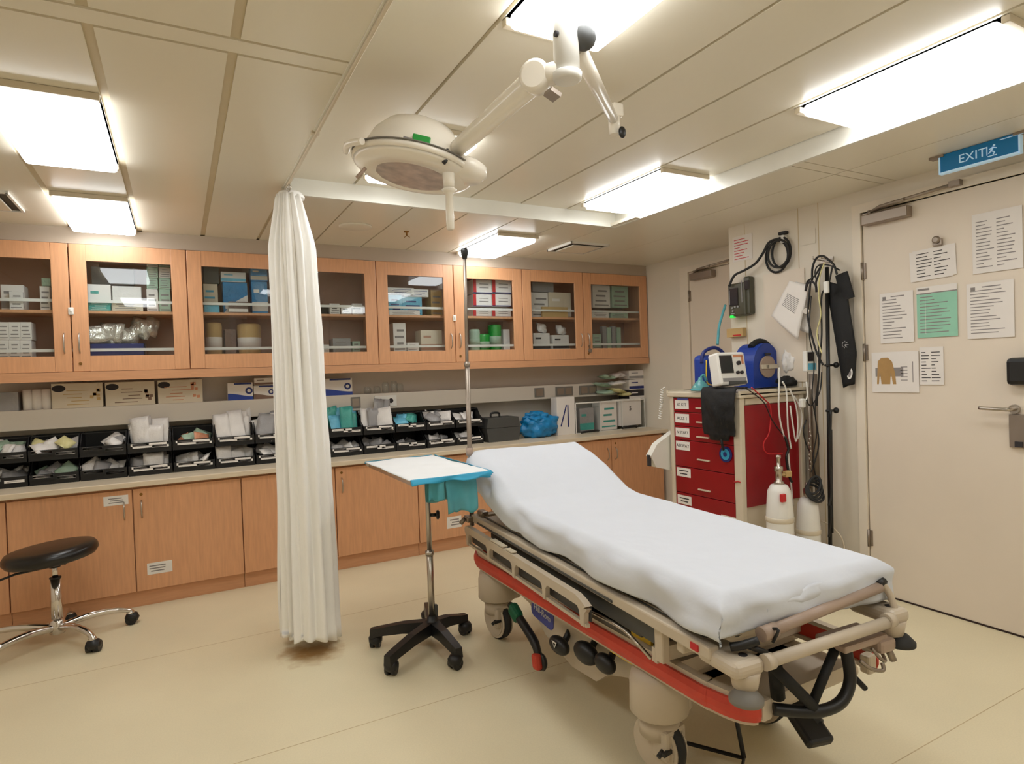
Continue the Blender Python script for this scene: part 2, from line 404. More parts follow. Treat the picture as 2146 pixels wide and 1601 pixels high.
MB().b2((XR+.001, DY0, 0), (XR+.012, DY1, .007)).obj('trim_7', 'dark', kind=S)
# lever handle, lock plate, black exit device (parts of door 1)
lp = P(2130, 905, 0, XR)
b = MB().b2((XR-.012, lp.y-.045, lp.z-.075), (XR+.004, lp.y+.025, lp.z+.085), bev=.003).obj('lock_plate', 'satin', d1)
h0 = P(2128, 857, 0, XR)
MB().tube(smoothpath([(XR-.012, h0.y, h0.z), (XR-.055, h0.y+.002, h0.z), (XR-.062, h0.y+.03, h0.z), (XR-.06, h0.y+.125, h0.z+.004)]), .009, n=10).cyl((XR-.016, h0.y, h0.z), (XR-.002, h0.y, h0.z), .022).obj('lever_handle', 'steel', d1)
k = P(2140, 778, 0, XR)
MB().b2((XR-.05, k.y-.10, k.z-.065), (XR+.004, k.y+.045, k.z+.065), bev=.02).obj('door_device', 'black', d1, label='black rounded lock housing')
MB().b2((XR-.02, lp.y-.03, lp.z-.07), (XR-.01, lp.y+.0, lp.z-.045)).obj('key_cylinder', 'inkd', b)
d2 = leafdoor(2, XA-.02, 3.16, 4.0, 2.18, (1.97, .35), 3.94)
b = MB().b2((XA-.03, 4.0, 0), (XA, 4.10, 2.23)).b2((XA-.03, 3.12, 2.18), (XA, 4.0, 2.23)).obj('trim_6', 'doorf', kind=S)

# ------------------------------------------------------------------ base cabinets and worktop
W0 = .605; BX = [-.876+W0*i for i in range(-2, 9)]
handle_side = {}
def pull(b, x, y, z, L=.105):
    b.tube(smoothpath([(x, y, z-L/2), (x, y-.022, z-L*.33), (x, y-.027, z), (x, y-.022, z+L*.33), (x, y, z+L/2)], 4), .0045, n=8)
names = ['base cabinet at the left edge behind the black stool', 'base cabinet with white stickers behind the stool',
         'base cabinet behind the white curtain', 'base cabinet behind the draped tray stand', 'base cabinet at the right end beside the red cart']
pairs = [(-1.481-.255, -.876), (-.876, .334), (.334, 1.544), (1.544, 2.754), (2.754, 3.964)]
for i, (xa, xb) in enumerate(pairs):
    xm = (xa+xb)/2 if i else xa
    t = T('base_cabinet', names[i], 'cabinet', ((xa+xb)/2, 4.6, 0), group='beech base cabinets under the worktop')
    c = MB(); c.b2((xa, 4.392, .095), (xb, 4.91, .74)); c.obj('body', 'wood2', t)
    MB().b2((xa, 4.41, 0), (xb, 4.44, .095)).b2((xa+.002, 4.40, .0), (xb-.002, 4.41, .093)).obj('plinth', 'wood2', t)
    for k, (p, q) in enumerate(([(xa, xb)] if i == 0 else [(xa, xm), (xm, xb)])):
        d = MB().b2((p+.003, 4.37, .10), (q-.003, 4.391, .725), bev=.002).obj('door', 'wood', t)
        hx = q-.045 if (k == 0) else p+.045
        hb = MB(); pull(hb, hx, 4.372, .60); hb.obj('handle', 'steel', d)
        if k == 1 or i == 0: MB().cyl((hx, 4.368, .69), (hx, 4.373, .69), .009).cyl((hx, 4.366, .69), (hx, 4.369, .69), .004).obj('lock', 'brass', d)
def sticker(px, py, wpx, hpx, y, par_name):
    p = P(px, py, 1, y); s = p.y/FPX/.88
    s = (P(px+wpx/2, py, 1, y)-P(px-wpx/2, py, 1, y)).length; hh = (P(px, py+hpx/2, 1, y)-P(px, py-hpx/2, 1, y)).length
    b = MB(); X = onwall('back', (p.x, y, p.z)); b.box((0, 0, .0004), (s, hh, .0008), 0, X=X)
    for r in range(3): b.box((random.uniform(-.1, .1)*s, hh*(.22-.22*r), .001), (s*random.uniform(.5, .8), hh*.10, .0006), 1, X=X)
    return b
sticker(243, 1049, 52, 20, 4.3695, '').obj('sticker', ['tape', 'ink'], label='white printed sticker at the upper right corner of the cabinet door by the stool', cat='sticker')
sticker(335, 1189, 52, 24, 4.3695, '').obj('sticker', ['tape', 'ink'], label='white printed sticker low on the door right of the stool', cat='sticker')
sticker(683, 1003, 18, 22, 4.3695, '').obj('sticker', ['tape', 'ink'], label='white sticker half hidden by the right edge of the curtain', cat='sticker')
sticker(952, 1094, 30, 24, 4.3695, '').obj('sticker', ['tape', 'ink'], label='white sticker low on the door beside the stretcher head', cat='sticker')
MB().b2((XL+.002, 4.335, .742), (XA-.003, YB-.004, .775), bev=.004).b2((XL+.002, YB-.02, .775), (XA-.003, YB-.004, .84), 0).obj('worktop', 'counter', label='long cream laminate worktop running over the base cabinets', cat='worktop')

# ------------------------------------------------------------------ wall cabinets with glass doors
YU = 4.56; U0 = -.567*.987; UW = .6335
ZU0, ZU1 = 1.452, 2.232; BOT = ZU0+.088
XE = XA-.012
unames = ['glass-door wall cabinet at the left edge over the black bins', 'glass-door wall cabinet half hidden behind the white curtain',
          'glass-door wall cabinet behind the drip pole, holding red-striped boxes', 'glass-door wall cabinet at the right end over the worktop']
SH = P(300, 652, 1, 4.60).z                          # top of the middle shelf
for i in range(4):
    xa = U0-UW+2*UW*i; xb = xa+2*UW if i < 3 else XE
    t = T('wall_cabinet', unames[i], 'cabinet', ((xa+xb)/2, 4.74, ZU0), group='beech glass-door wall cabinets')
    c = MB()
    c.b2((xa, YU+.021, ZU0), (xa+.018, 4.915, ZU1)).b2((xb-.018, YU+.021, ZU0), (xb, 4.915, ZU1))
    c.b2((xa+.018, YU+.021, ZU0), (xb-.018, 4.915, BOT)).b2((xa+.018, YU+.021, ZU1-.018), (xb-.018, 4.915, ZU1))
    c.obj('body', 'wood', t)
    MB().b2((xa+.018, 4.90, BOT), (xb-.018, 4.914, ZU1-.018)).obj('back_panel', 'wood_in', t)
    MB().b2((xa+.018, YU+.05, SH-.018), (xb-.018, 4.90, SH)).obj('shelf', 'wood', t)
    for z in (SH+.058, BOT+.045):
        MB().b2((xa+.02, YU+.045, z-.009), (xb-.02, YU+.05, z+.009)).obj('shelf_guard', 'white', t, label='white metal guard rail')
    MB().b2((xa, YU-.004, ZU0-.058), (xb, YU+.02, ZU0-.002)).b2((xa, YU+.02, ZU0-.02), (xb, 4.9, ZU0-.002)).obj('valance', 'wood2', t)
    xm = xa+UW
    for k, (p, q) in enumerate(((xa, xm), (xm, xb))):
        p += .003; q -= .003; fw = .088 if q-p < .62 else .086
        fb = MB()
        fb.b2((p, YU, ZU0), (p+fw, YU+.02, ZU1), bev=.003).b2((q-fw, YU, ZU0), (q, YU+.02, ZU1), bev=.003)
        fb.b2((p+fw, YU+.0005, ZU1-.10), (q-fw, YU+.02, ZU1), bev=0).b2((p+fw, YU+.0005, ZU0), (q-fw, YU+.02, ZU0+.095))
        d = fb.obj('door', 'wood', t)
        MB().b2((p+fw-.006, YU+.009, ZU0+.09), (q-fw+.006, YU+.013, ZU1-.095)).obj('glass_pane', 'glass', d)
        hx = q-.035 if k == 0 else p+.035
        hb = MB(); pull(hb, hx, YU+.002, 1.625, .12); hb.obj('handle', 'steel', d)
        if k: MB().cyl((hx, YU-.004, 1.50), (hx, YU+.002, 1.50), .009).obj('lock', 'brass', d)
# little white child-locks across the door gaps
for j, (px, py, lb) in enumerate(((149, 652, 'small white plastic lock across the cabinet doors at the left'), (952, 667, 'small white plastic lock across the cabinet doors left of the drip pole'))):
    p = P(px, py, 1, YU)
    MB().box((p.x, YU-.006, p.z), (.028, .010, .045), bev=.004).box((p.x, YU-.014, p.z+.004), (.012, .008, .02), bev=.003).obj('door_lock', 'white', label=lb, cat='lock')
p = P(1235, 722, 1, YU)
MB().tube([(p.x, YU-.004, p.z+.05), (p.x+.004, YU-.008, p.z+.01), (p.x-.004, YU-.008, p.z-.05)], .006).cyl((p.x, YU-.016, p.z-.055), (p.x, YU-.004, p.z-.055), .018).obj('key_bunch', 'satin', label='bunch of keys hanging from the lock of the last glass door', cat='keys')

# ------------------------------------------------------------------ things in the wall cabinets
def carton(px0, px1, pyt, base, label, mats='paper', yf=4.63, dep=.13, name='carton', cat='box', group=None, style=None, pyb=None, tilt=0.):
    pm = (px0+px1)/2; a = P(px0, pyt, 1, yf); c = P(px1, pyt, 1, yf); zt = P(pm, pyt, 1, yf).z
    zb = base if pyb is None else P(pm, pyb, 1, yf).z
    wd = max(.012, c.x-a.x-.003); ht = max(.012, zt-zb); cx = (a.x+c.x)/2
    dep = min(dep, 4.895-yf)
    mats = [mats] if isinstance(mats, str) else list(mats)
    b = MB(); b.box((cx, yf+dep/2, zb+ht/2), (wd, dep, ht), 0, bev=.0015)
    X = onwall('back', (cx, yf, zb+ht/2))
    if style == 'lines':
        for r in range(3): b.box((random.uniform(-.08, .08)*wd, ht*(.25-.22*r), .0006), (wd*random.uniform(.45, .75), ht*.07, .0008), 1, X=X)
        b.box((0, -ht*.38, .0006), (wd*.8, ht*.05, .0008), 1, X=X)
    elif style == 'band':           # coloured band across
        b.box((0, -ht*.28, .0006), (wd, ht*.28, .0008), 1, X=X)
        b.box((-wd*.2, ht*.2, .0006), (wd*.35, ht*.1, .0008), 1, X=X)
    elif style == 'diag':           # blue upper part, white wedge
        b.prism([(-wd/2, -ht/2), (wd/2, -ht/2), (wd/2, ht*.1), (-wd*.15, -ht*.18)], 0, .0008, 1, X=X)
        b.box((-wd*.3, -ht*.3, .0012), (wd*.25, ht*.12, .0008), 1, X=X)
    elif style == 'stripe':         # red end stripe, dark line
        b.box((-wd*.42, 0, .0006), (wd*.16, ht, .0008), 1, X=X); b.box((0, -ht*.46, .0008), (wd, ht*.08, .0008), 2, X=X)
        for r in range(2): b.box((wd*.08, ht*(.18-.26*r), .0006), (wd*.5, ht*.06, .0008), 3, X=X)
    elif style == 'wave':           # glove box: wave, round mark
        n = 12
        b.prism([(-wd/2, -ht/2)]+[(wd/2, -ht/2)]+[(wd/2-wd*k/n, -ht/2+ht*(.16+.20*(1-math.cos(PI*k/n))/2+.03)) for k in range(n+1)], 0, .0008, 1, X=X)
        b.cyl((wd*.34, ht*.02, .0002), (wd*.34, ht*.02, .0012), ht*.20, n=20, mi=2, X=X); b.cyl((wd*.34, ht*.02, .001), (wd*.34, ht*.02, .0016), ht*.10, n=16, mi=0, X=X)
        b.box((wd*.1, ht*.44, .0006), (wd*.7, ht*.1, .0008), 2, X=X)
    elif style == 'oval':           # glove box: dark oval logo at upper left, brown figure on the right
        b.lathe([(ht*.17, 0), (ht*.17, .0008)], X=X @ Matrix.Translation((-wd*.36, ht*.3, 0)) @ Matrix.Diagonal((1.35, .8, 1, 1)), mi=1)
        for r in range(5): b.box((wd*random.uniform(-.12, .1), ht*(.2-.14*r), .0006), (wd*random.uniform(.2, .5), ht*.03, .0008), 2, X=X)
        for r in range(7):
            b.box((wd*random.uniform(.26, .42), ht*random.uniform(-.35, .35), .0007), (wd*.07, ht*.12, .0008), 2, X=X @ Matrix.Rotation(random.uniform(-.1, .1), 4, 'Z'))
    o = b.obj(name, mats, label=label, cat=cat, group=group, origin=(cx, yf+dep/2, zb))
    return o
# leftmost door (only its right half is in the photograph)
for r in range(2):
    for k in range(3):
        carton(-5+24*k-2, 18+24*k, 713-38*r*0-38*(1-r)*0 if r == 0 else 675, BOT if r == 0 else None, 'small white printed carton in the tight block low behind the leftmost glass door', ('paper', 'ink'), style='lines', yf=4.63, group='white cartons in the block at lower left', pyb=712 if r else None)
carton(0, 50, 597, SH, 'flat white pack on the middle shelf at the photo left edge', ('paper', 'ink'), yf=4.66, style='band')
carton(18, 48, 611, SH, 'low pinkish white box in front on the leftmost middle shelf', ('wrapw', 'ink'), yf=4.62, dep=.03, style='lines')
carton(82, 104, 600, SH, 'white box on the middle shelf near the right stile of the leftmost door', ('paper', 'ink'), yf=4.64, style='lines')
carton(86, 106, 583, None, 'smaller carton on top of the white box behind the leftmost door', ('wrapm', 'ink'), yf=4.66, pyb=599)
# second door
c_ = carton(182, 232, 596, SH, 'white and green flat pack lying left on the middle shelf of the second door', ('paper', 'wrapt'), yf=4.65, style='band')
carton(184, 232, 632, SH, 'green printed low box in front on the middle shelf, second door', ('wrapt', 'paper'), yf=4.62, dep=.025, style='lines')
carton(234, 296, 600, SH, 'white plastic packs piled in the middle of the shelf, second door', ('wrapw', 'paper'), yf=4.66, dep=.15)
carton(234, 300, 634, SH, 'cream low box in front on the middle shelf, second door', ('cream', 'ink'), yf=4.62, dep=.025, style='lines')
carton(190, 280, 560, None, 'dim grey box at the back top left, second door', ('greyp', 'paper'), yf=4.80, dep=.08, pyb=596)
for r in range(4):
    for k in range(2):
        carton(306+26*k, 331+26*k, 628-23*r-22, None if r else SH, 'white carton in the tall stack at the right of the second door', ('wrapm' if (r+k) % 3 else 'paper', 'ink'), style='lines', yf=4.68, group='pale cartons stacked by the right stile of the second door', pyb=(628-23*r) if r else None)
def packet(c, sz, rot, m, label, group=None, cat='packet', name='wrapped_packet', seed=0):
    nu, nv = 8, 6
    def fn(side):
        def f(u, v):
            a, b_ = u*2-1, v*2-1
            h = sz[2]/2*max(0, (1-a**4)*(1-b_**4))**.6
            nz = noise.noise(Vector((a*1.7+seed, b_*1.7, side*3+seed)))
            return Vector((a*sz[0]/2, b_*sz[1]/2, side*(h*(1+.35*nz)+.0006)+nz*sz[2]*.15))
        return f
    b = MB(); X = Matrix.Rotation(rot[2], 4, 'Z') @ Matrix.Rotation(rot[1], 4, 'Y') @ Matrix.Rotation(rot[0], 4, 'X')
    G1 = []; G2 = []
    for i in range(nu+1):
        for j in range(nv+1):
            G1.append(fn(1)(i/nu, j/nv)); G2.append(fn(-1)(i/nu, j/nv))
    W = nv+1; k = len(G1); fs = []
    for i in range(nu):
        for j in range(nv):
            q = [i*W+j, (i+1)*W+j, (i+1)*W+j+1, i*W+j+1]; fs.append(q); fs.append([x+k for x in q][::-1])
    rim = [i*W for i in range(nu+1)]+[nu*W+j for j in range(1, nv+1)]+[i*W+nv for i in range(nu-1, -1, -1)]+[j for j in range(nv-1, 0, -1)]
    for a_, b_ in zip(rim, rim[1:]+rim[:1]): fs.append([b_, a_, a_+k, b_+k])
    b.add(G1+G2, fs, 0, True, X)
    o = b.obj(name, m, label=label, cat=cat, group=group); o.location = c
    return o
for k, (px, py, sx, sz, rr) in enumerate(((205, 702, .17, .15, .3), (232, 698, .15, .17, -.4), (262, 704, .16, .15, .2), (295, 688, .13, .17, -.2), (318, 685, .09, .17, .5))):
    p = P(px, py, 1, 4.66+.02*k); packet(p, (sx, sz*.8, .07), (1.3, .1*k, rr), 'foil', 'crinkled silver foil-wrapped pack heaped over the blue tray', 'silver foil packs over the blue tray', seed=k*3.1)
b = MB(); p0 = P(188, 746, 1, 4.63); p1 = P(304, 746, 1, 4.63)
b.b2((p0.x, 4.63, BOT), (p1.x, 4.86, BOT+.008)).b2((p0.x, 4.63, BOT), (p1.x, 4.636, BOT+.085)).b2((p0.x, 4.854, BOT), (p1.x, 4.86, BOT+.085)).b2((p0.x, 4.63, BOT), (p0.x+.006, 4.86, BOT+.085)).b2((p1.x-.006, 4.63, BOT), (p1.x, 4.86, BOT+.085))
b.obj('storage_tray', 'navy', label='dark blue open tray on the cabinet floor under the foil packs', cat='tray')
# third door, left of the curtain
carton(425, 456, 595, SH, 'cream carton under the dim dark box, third door', ('cream', 'padb'), style='lines', yf=4.66)
carton(426, 458, 555, None, 'dim dark box at the top left of the third door', ('dgrey', 'inkd'), yf=4.68, pyb=594)
carton(466, 518, 592, SH, 'bright blue carton with a white wedge on the middle shelf', ('bagblue', 'paper'), style='diag', yf=4.66)
carton(462, 515, 570, None, 'pinkish white carton lying on the blue carton', ('paper', 'wrapb'), style='band', yf=4.67, pyb=591)
carton(526, 560, 590, SH, 'blue carton with a white top half beside the curtain edge', ('bagblue', 'paper'), yf=4.66, style='band')
carton(524, 560, 560, None, 'upper blue carton beside the curtain edge', ('bagblue', 'cream'), yf=4.68, pyb=589, style='band')
carton(427, 460, 637, SH, 'flat white pack in front on the third door middle shelf', ('wrapb', 'paper'), yf=4.62, dep=.025)
carton(478, 520, 632, SH, 'brown and pink low pack in front on the third door middle shelf', ('wrapk', 'paper'), yf=4.62, dep=.025, style='band')
def canister(px0, px1, pyt, base, label, m, yf=4.66, group=None, lid=None, pyb=None):
    a, c = P(px0, pyt, 1, yf+.03), P(px1, pyt, 1, yf+.03); r = (c.x-a.x)/2; zt = a.z; cx = (a.x+c.x)/2
    zb = base if pyb is None else P((px0+px1)/2, pyb, 1, yf+.03).z; h = zt-zb
    b = MB().lathe([(r*.86, 0), (r*.9, .004), (r, h*.85), (r*.96, h*.97), (r*.8, h)], (cx, yf+r, zb), n=20)
    b.lathe([(r*.955, h*.2), (r*.99, h*.55), (r*.985, h*.56)], (cx, yf+r, zb), n=20, mi=1)
    return b.obj('tub', [m, lid or 'paper'], label=label, cat='tub', group=group, origin=(cx, yf+r, zb))
canister(430, 465, 676, BOT, 'tan tub with a white label at the lower left, third door', 'tan')
canister(497, 548, 678, BOT, 'larger tan tub with a white label beside the curtain, third door', 'tan')
carton(470, 494, 690, BOT, 'dark brown bottle box between the two tan tubs', ('wrapk', 'inkd'), yf=4.72)
# fourth door, right of the curtain
carton(660, 695, 640, SH, 'dark flat pouch on the middle shelf right of the curtain', ('blackm', 'ink'), yf=4.66, dep=.1)
for k in range(3): carton(690+24*k, 712+24*k, 636+3*(k % 2), SH, 'small clear-wrapped syringe pack on the middle shelf right of the curtain', ('wrapw', 'inkd'), yf=4.62, dep=.03, style='lines', group='syringe packs right of the curtain')
carton(667, 690, 722, BOT, 'low white box on the cabinet floor right of the curtain', ('paper', 'ink'), yf=4.66, style='lines')
carton(697, 735, 709, BOT, 'grey-white carton with dark print low behind the fourth door', ('wrapg', 'ink'), yf=4.66, style='lines')
carton(738, 755, 715, BOT, 'small mint box beside the right stile of the fourth door', ('wrapm', 'ink'), yf=4.66, style='lines')
# fifth door
for k, (a, c, t_, b_) in enumerate(((812, 868, 603, 617), (814, 842, 618, 634), (846, 898, 606, 622), (842, 884, 622, 636))):
    carton(a, c, t_, SH if b_ > 630 else None, 'pale blue wrapped pack in the heap on the fifth door middle shelf', ('wrapb' if k % 2 else 'wrapw', 'navy'), yf=4.64+.01*k, pyb=b_ if b_ < 630 else None, group='pale blue packs behind the fifth door', style='lines')
carton(902, 926, 608, SH, 'kraft brown carton by the right stile of the fifth door', ('tan', 'ink'), yf=4.68, style='lines')
carton(815, 880, 650, SH, 'low white box in front, fifth door middle shelf', ('paper', 'ink'), yf=4.62, dep=.025, style='lines')
carton(823, 850, 677, BOT, 'tall narrow white carton standing low behind the fifth door', ('paper', 'ink'), yf=4.65, style='lines')
carton(853, 878, 718, BOT, 'low white carton next to the tall narrow one', ('paper', 'ink'), yf=4.65, style='lines')
carton(881, 926, 692, BOT, 'cream basket-like carton at the lower right of the fifth door', ('cream', 'wood_in'), yf=4.65, style='band')
# sixth door: red-striped boxes
for r, (pt, pb) in enumerate(((586, 615), (617, 642), (648, 664))):
    for k, (a, c) in enumerate(((991, 1030), (1031, 1071))):
        carton(a, c, pt, SH if r == 2 else None, 'white carton with a red end stripe and dark blue line behind the sixth door', ('paper', 'redp', 'navy', 'ink'), yf=4.64, style='stripe', pyb=pb if r < 2 else None, group='red-striped cartons behind the sixth door')
for k, (a, c, t_) in enumerate(((985, 1006, 690), (1003, 1028, 700), (1026, 1052, 680))):
    canister(a, c, t_, BOT, 'green plastic cup on the cabinet floor behind the sixth door', 'wrapm' if k == 0 else 'green', yf=4.66+.0*k, group='green cups behind the sixth door', lid='wrapm')
carton(1054, 1068, 690, BOT, 'pinkish box beside the green cups', ('wrapw', 'ink'), yf=4.70)
# seventh door
carton(1115, 1160, 592, None, 'clear wrapped tubing pack at the top of the seventh door', ('wrapg', 'paper'), yf=4.67, pyb=612)
carton(1112, 1148, 613, SH, 'white wrapped pack left on the seventh door shelf', ('wrapw', 'ink'), yf=4.66, style='lines')
carton(1150, 1196, 613, SH, 'cream carton stack right on the seventh door shelf', ('cream', 'paper'), yf=4.65, style='band')
carton(1136, 1190, 643, SH, 'low tan carton in front on the seventh door shelf', ('tan', 'paper'), yf=4.62, dep=.025)
for k, (a, c, t_) in enumerate(((1117, 1152, 680), (1158, 1192, 684))):
    o = carton(a, c, t_+18, BOT, 'white wrapped bandage bale with a black band low behind the seventh door', ('wrapw', 'inkd'), yf=4.65, style='band', group='black-banded bales behind the seventh door')
    p = P((a+c)/2, t_+8, 1, 4.70); packet(p, (.11, .09, .06), (1.2, .2, .3), 'wrapw', 'white crumpled pack on top of a black-banded bale', 'white packs on the banded bales', seed=k+.4)
carton(1118, 1196, 735, BOT, 'row of low white boxes in front, seventh door floor', ('paper', 'ink'), yf=4.62, dep=.03, style='lines')
# eighth door
for k, (a, c, t_, b_) in enumerate(((1241, 1278, 598, 645), (1282, 1316, 600, 645), (1240, 1276, 652, 664), (1280, 1316, 652, 664))):
    carton(a, c, t_, SH if b_ > 650 else None, 'pale carton on the middle shelf of the last glass door', ('wrapm' if k % 2 else 'paper', 'ink'), yf=4.66 if k < 2 else 4.62, dep=.12 if k < 2 else .03, style='lines', pyb=b_ if b_ < 650 else None, group='pale cartons behind the last glass door')
for k in range(4): carton(1262+10*k, 1271+10*k, 683+k % 2*3, BOT, 'small bottle-like grey-green pack low behind the last glass door', ('wrapm' if k % 2 else 'wrapg', 'ink'), yf=4.68, dep=.04, group='small grey-green packs behind the last glass door')
carton(1242, 1260, 700, BOT, 'low mint box at the left stile of the last glass door', ('wrapm', 'ink'), yf=4.66, style='lines')
#@@END
#@@COUNTER
# ------------------------------------------------------------------ wall ledge with sockets, boxes on it
LY = 4.76; LZ0, LZ1 = 1.10, 1.225
MB().b2((XL, LY, LZ0), (XA-.002, YB, LZ1), bev=.004).obj('wall_ledge', 'wall_back', label='long beige cable ledge along the back wall above the worktop', cat='ledge')
def socket(px, py, label, dark, wpx=38, n=2):
    p = P(px, py, 1, LY); wd = (P(px+wpx/2, py, 1, LY)-P(px-wpx/2, py, 1, LY)).length; ht = .085
    X = onwall('back', (p.x, LY, (LZ0+LZ1)/2)); b = MB(); b.box((0, 0, .004), (wd, ht, .008), 0, bev=.002, X=X)
    t = b.obj('wall_socket', 'white' if dark == 2 else 'greyp', label=label, cat='socket', group='sockets on the wall ledge')
    q = MB()
    for k in range(n):
        xx = (k-(n-1)/2)*wd/n*.95
        if dark == 2: q.cyl((xx, 0, .006), (xx, 0, .0092), .019, n=16, X=X)
        else: q.box((xx, 0, .0085), (wd/n*.72, ht*.7, .003), X=X)
    q.obj('socket_face', 'inkd' if dark == 2 else 'satin', t)
socket(808, 840, 'double socket with two black round holes on the ledge behind the bins', 2, 46)
socket(745, 838, 'pale socket left of the one with two black holes', 0, 20, 1)
socket(1130, 822, 'small square grey socket plate, alone on the ledge', 0, 20, 1)
socket(1182, 820, 'double grey socket plate in the middle of the right ledge', 0, 36, 2)
socket(1232, 818, 'double grey socket plate farthest right on the ledge', 0, 36, 2)
yl = LY+.006
carton(106, 215, 803, LZ1, 'cream glove box with a dark oval mark, leftmost of the three on the ledge', ('cream', 'inkd', 'tan'), yf=yl, dep=.11, style='oval', group='cream glove boxes on the ledge')
carton(219, 324, 800, LZ1, 'cream glove box with a brown figure, middle of the three on the ledge', ('cream', 'inkd', 'wrapk'), yf=yl, dep=.11, style='oval', group='cream glove boxes on the ledge')
carton(329, 424, 796, LZ1, 'cream glove box, rightmost of the three on the ledge', ('cream', 'inkd', 'wrapo'), yf=yl, dep=.11, style='oval', group='cream glove boxes on the ledge')
for k in range(3):
    a = P(44+20*k, 805, 1, 4.80); r = .026
    MB().lathe([(r, 0), (r, .125), (r*.5, .127), (r*.5, .11)], (a.x+r+.004, 4.80, LZ1), n=18).obj('paper_roll', 'paper', label='standing white paper roll at the left end of the ledge', cat='roll', group='paper rolls at the left of the ledge')
carton(-12, 38, 822, LZ1, 'grey box at the very left of the ledge', ('wrapg', 'ink'), yf=yl, dep=.11)
carton(476, 530, 802, LZ1, 'white box with a blue wave and a round mark, left of the curtain', ('paper', 'blue', 'navy'), yf=yl, dep=.10, style='wave')
carton(531, 575, 808, LZ1, 'white box with a brown wave beside the curtain edge', ('paper', 'wrapk', 'navy'), yf=yl, dep=.10, style='wave')
carton(532, 575, 792, None, 'white box with a brown stripe lying on the brown wave box', ('paper', 'wrapk'), yf=yl+.005, dep=.09, style='band', pyb=807)
carton(674, 738, 793, LZ1, 'white box with a blue wave and dark ring, right of the curtain', ('paper', 'blue', 'navy'), yf=yl, dep=.10, style='wave')
for k, (px, w_, h_) in enumerate(((770, 22, .05), (790, 20, .055), (808, 26, .085), (826, 20, .09), (838, 16, .07))):
    p = P(px, 815, 1, 4.82); r = .028
    MB().lathe([(r*.8, 0), (r, h_*.1), (r, h_*.8), (r*.7, h_), (r*.65, h_), (r*.95, h_*.78), (r*.95, h_*.1), (r*.0, h_*.06)], (p.x, 4.82, LZ1), n=18).obj('glass_jar', 'clear', label='small clear jar standing on the ledge right of the curtain', cat='jar', group='clear jars on the ledge')

# ------------------------------------------------------------------ black stackable bins with packets
BW = .252; BX_0 = -1.06; BD = .26; BH = .146; BYF = 4.60; CZ = .775
def bin_proto():
    t = T('storage_bin', 'x', 'bin', (0, 0, 0)); w2 = BW/2-.004
    b = MB()
    b.b2((-w2, 0, 0), (w2, BD, .004)); b.b2((-w2, BD-.004, 0), (w2, BD, BH-.002))
    for s_ in (-1, 1):
        X = Matrix(((0, 0, s_, 0), (1, 0, 0, 0), (0, 1, 0, 0), (0, 0, 0, 1)))
        out = [(0, 0), (BD, 0), (BD, BH-.002), (.10, BH-.002), (.055, BH*.62), (.0, BH*.42)]
        b.prism(out, w2-.004, w2, X=X)
    b.b2((-w2, -.001, 0), (w2, .003, BH*.42)); b.b2((-w2, -.006, BH*.20), (w2, .003, BH*.42+.003))
    b.b2((-w2, .10, BH-.008), (w2, .106, BH-.002))
    b.obj('body', 'bin', t)
    return t
bp = bin_proto()
ordn = ['first', 'second', 'third', 'fourth', 'fifth', 'sixth', 'seventh', 'eighth', 'ninth', 'tenth', 'eleventh', 'twelfth', 'thirteenth']
# contents: (material list, count, height factor, label strip style)
top = [(['wrapm', 'wrapw'], 6, 1.0, 2), (['wrapw', 'wrapy'], 7, 1.0, 2), (['wrapw', 'wrapg'], 4, .95, 2), (['wrapw'], 9, 1.25, 1), (['wrapo', 'wrapm'], 5, .8, 1), (['wrapw'], 8, 1.5, 1),
       (['wrapg', 'wrapw'], 6, 1.3, 1), (['wrapw'], 6, 1.3, 1), (['wrapt', 'wrapb'], 7, 1.25, 3), (['wrapw', 'wrapg'], 7, 1.5, 1), (['wrapb', 'wrapt'], 5, 1.1, 3), (['wrapg', 'wrapw'], 5, 1.2, 1), (['wrapw'], 4, .9, 1)]
bot = [(['wrapw', 'wrapg'], 7, .9, 2), (['wrapg', 'wrapm'], 6, .8, 2), (['wrapk', 'wrapg'], 6, .85, 2), (['wrapw', 'wrapg'], 7, .8, 1), (['wrapw'], 4, .75, 1), (['wrapw'], 6, .85, 1),
       (['wrapw'], 5, 1.0, 1), (['wrapw'], 4, .9, 3), (['wrapw'], 4, .7, 1), (['wrapg'], 4, .7, 3), (['wrapg'], 2, .5, 3), (['wrapw', 'wrapg'], 4, .7, 1), (['wrapw'], 4, .7, 1)]
CN = {'wrapw': 'white', 'wrapg': 'grey', 'wrapt': 'teal', 'wrapb': 'pale blue', 'wrapy': 'yellowish', 'wrapo': 'orange', 'wrapk': 'brown', 'wrapm': 'mint'}
first = True
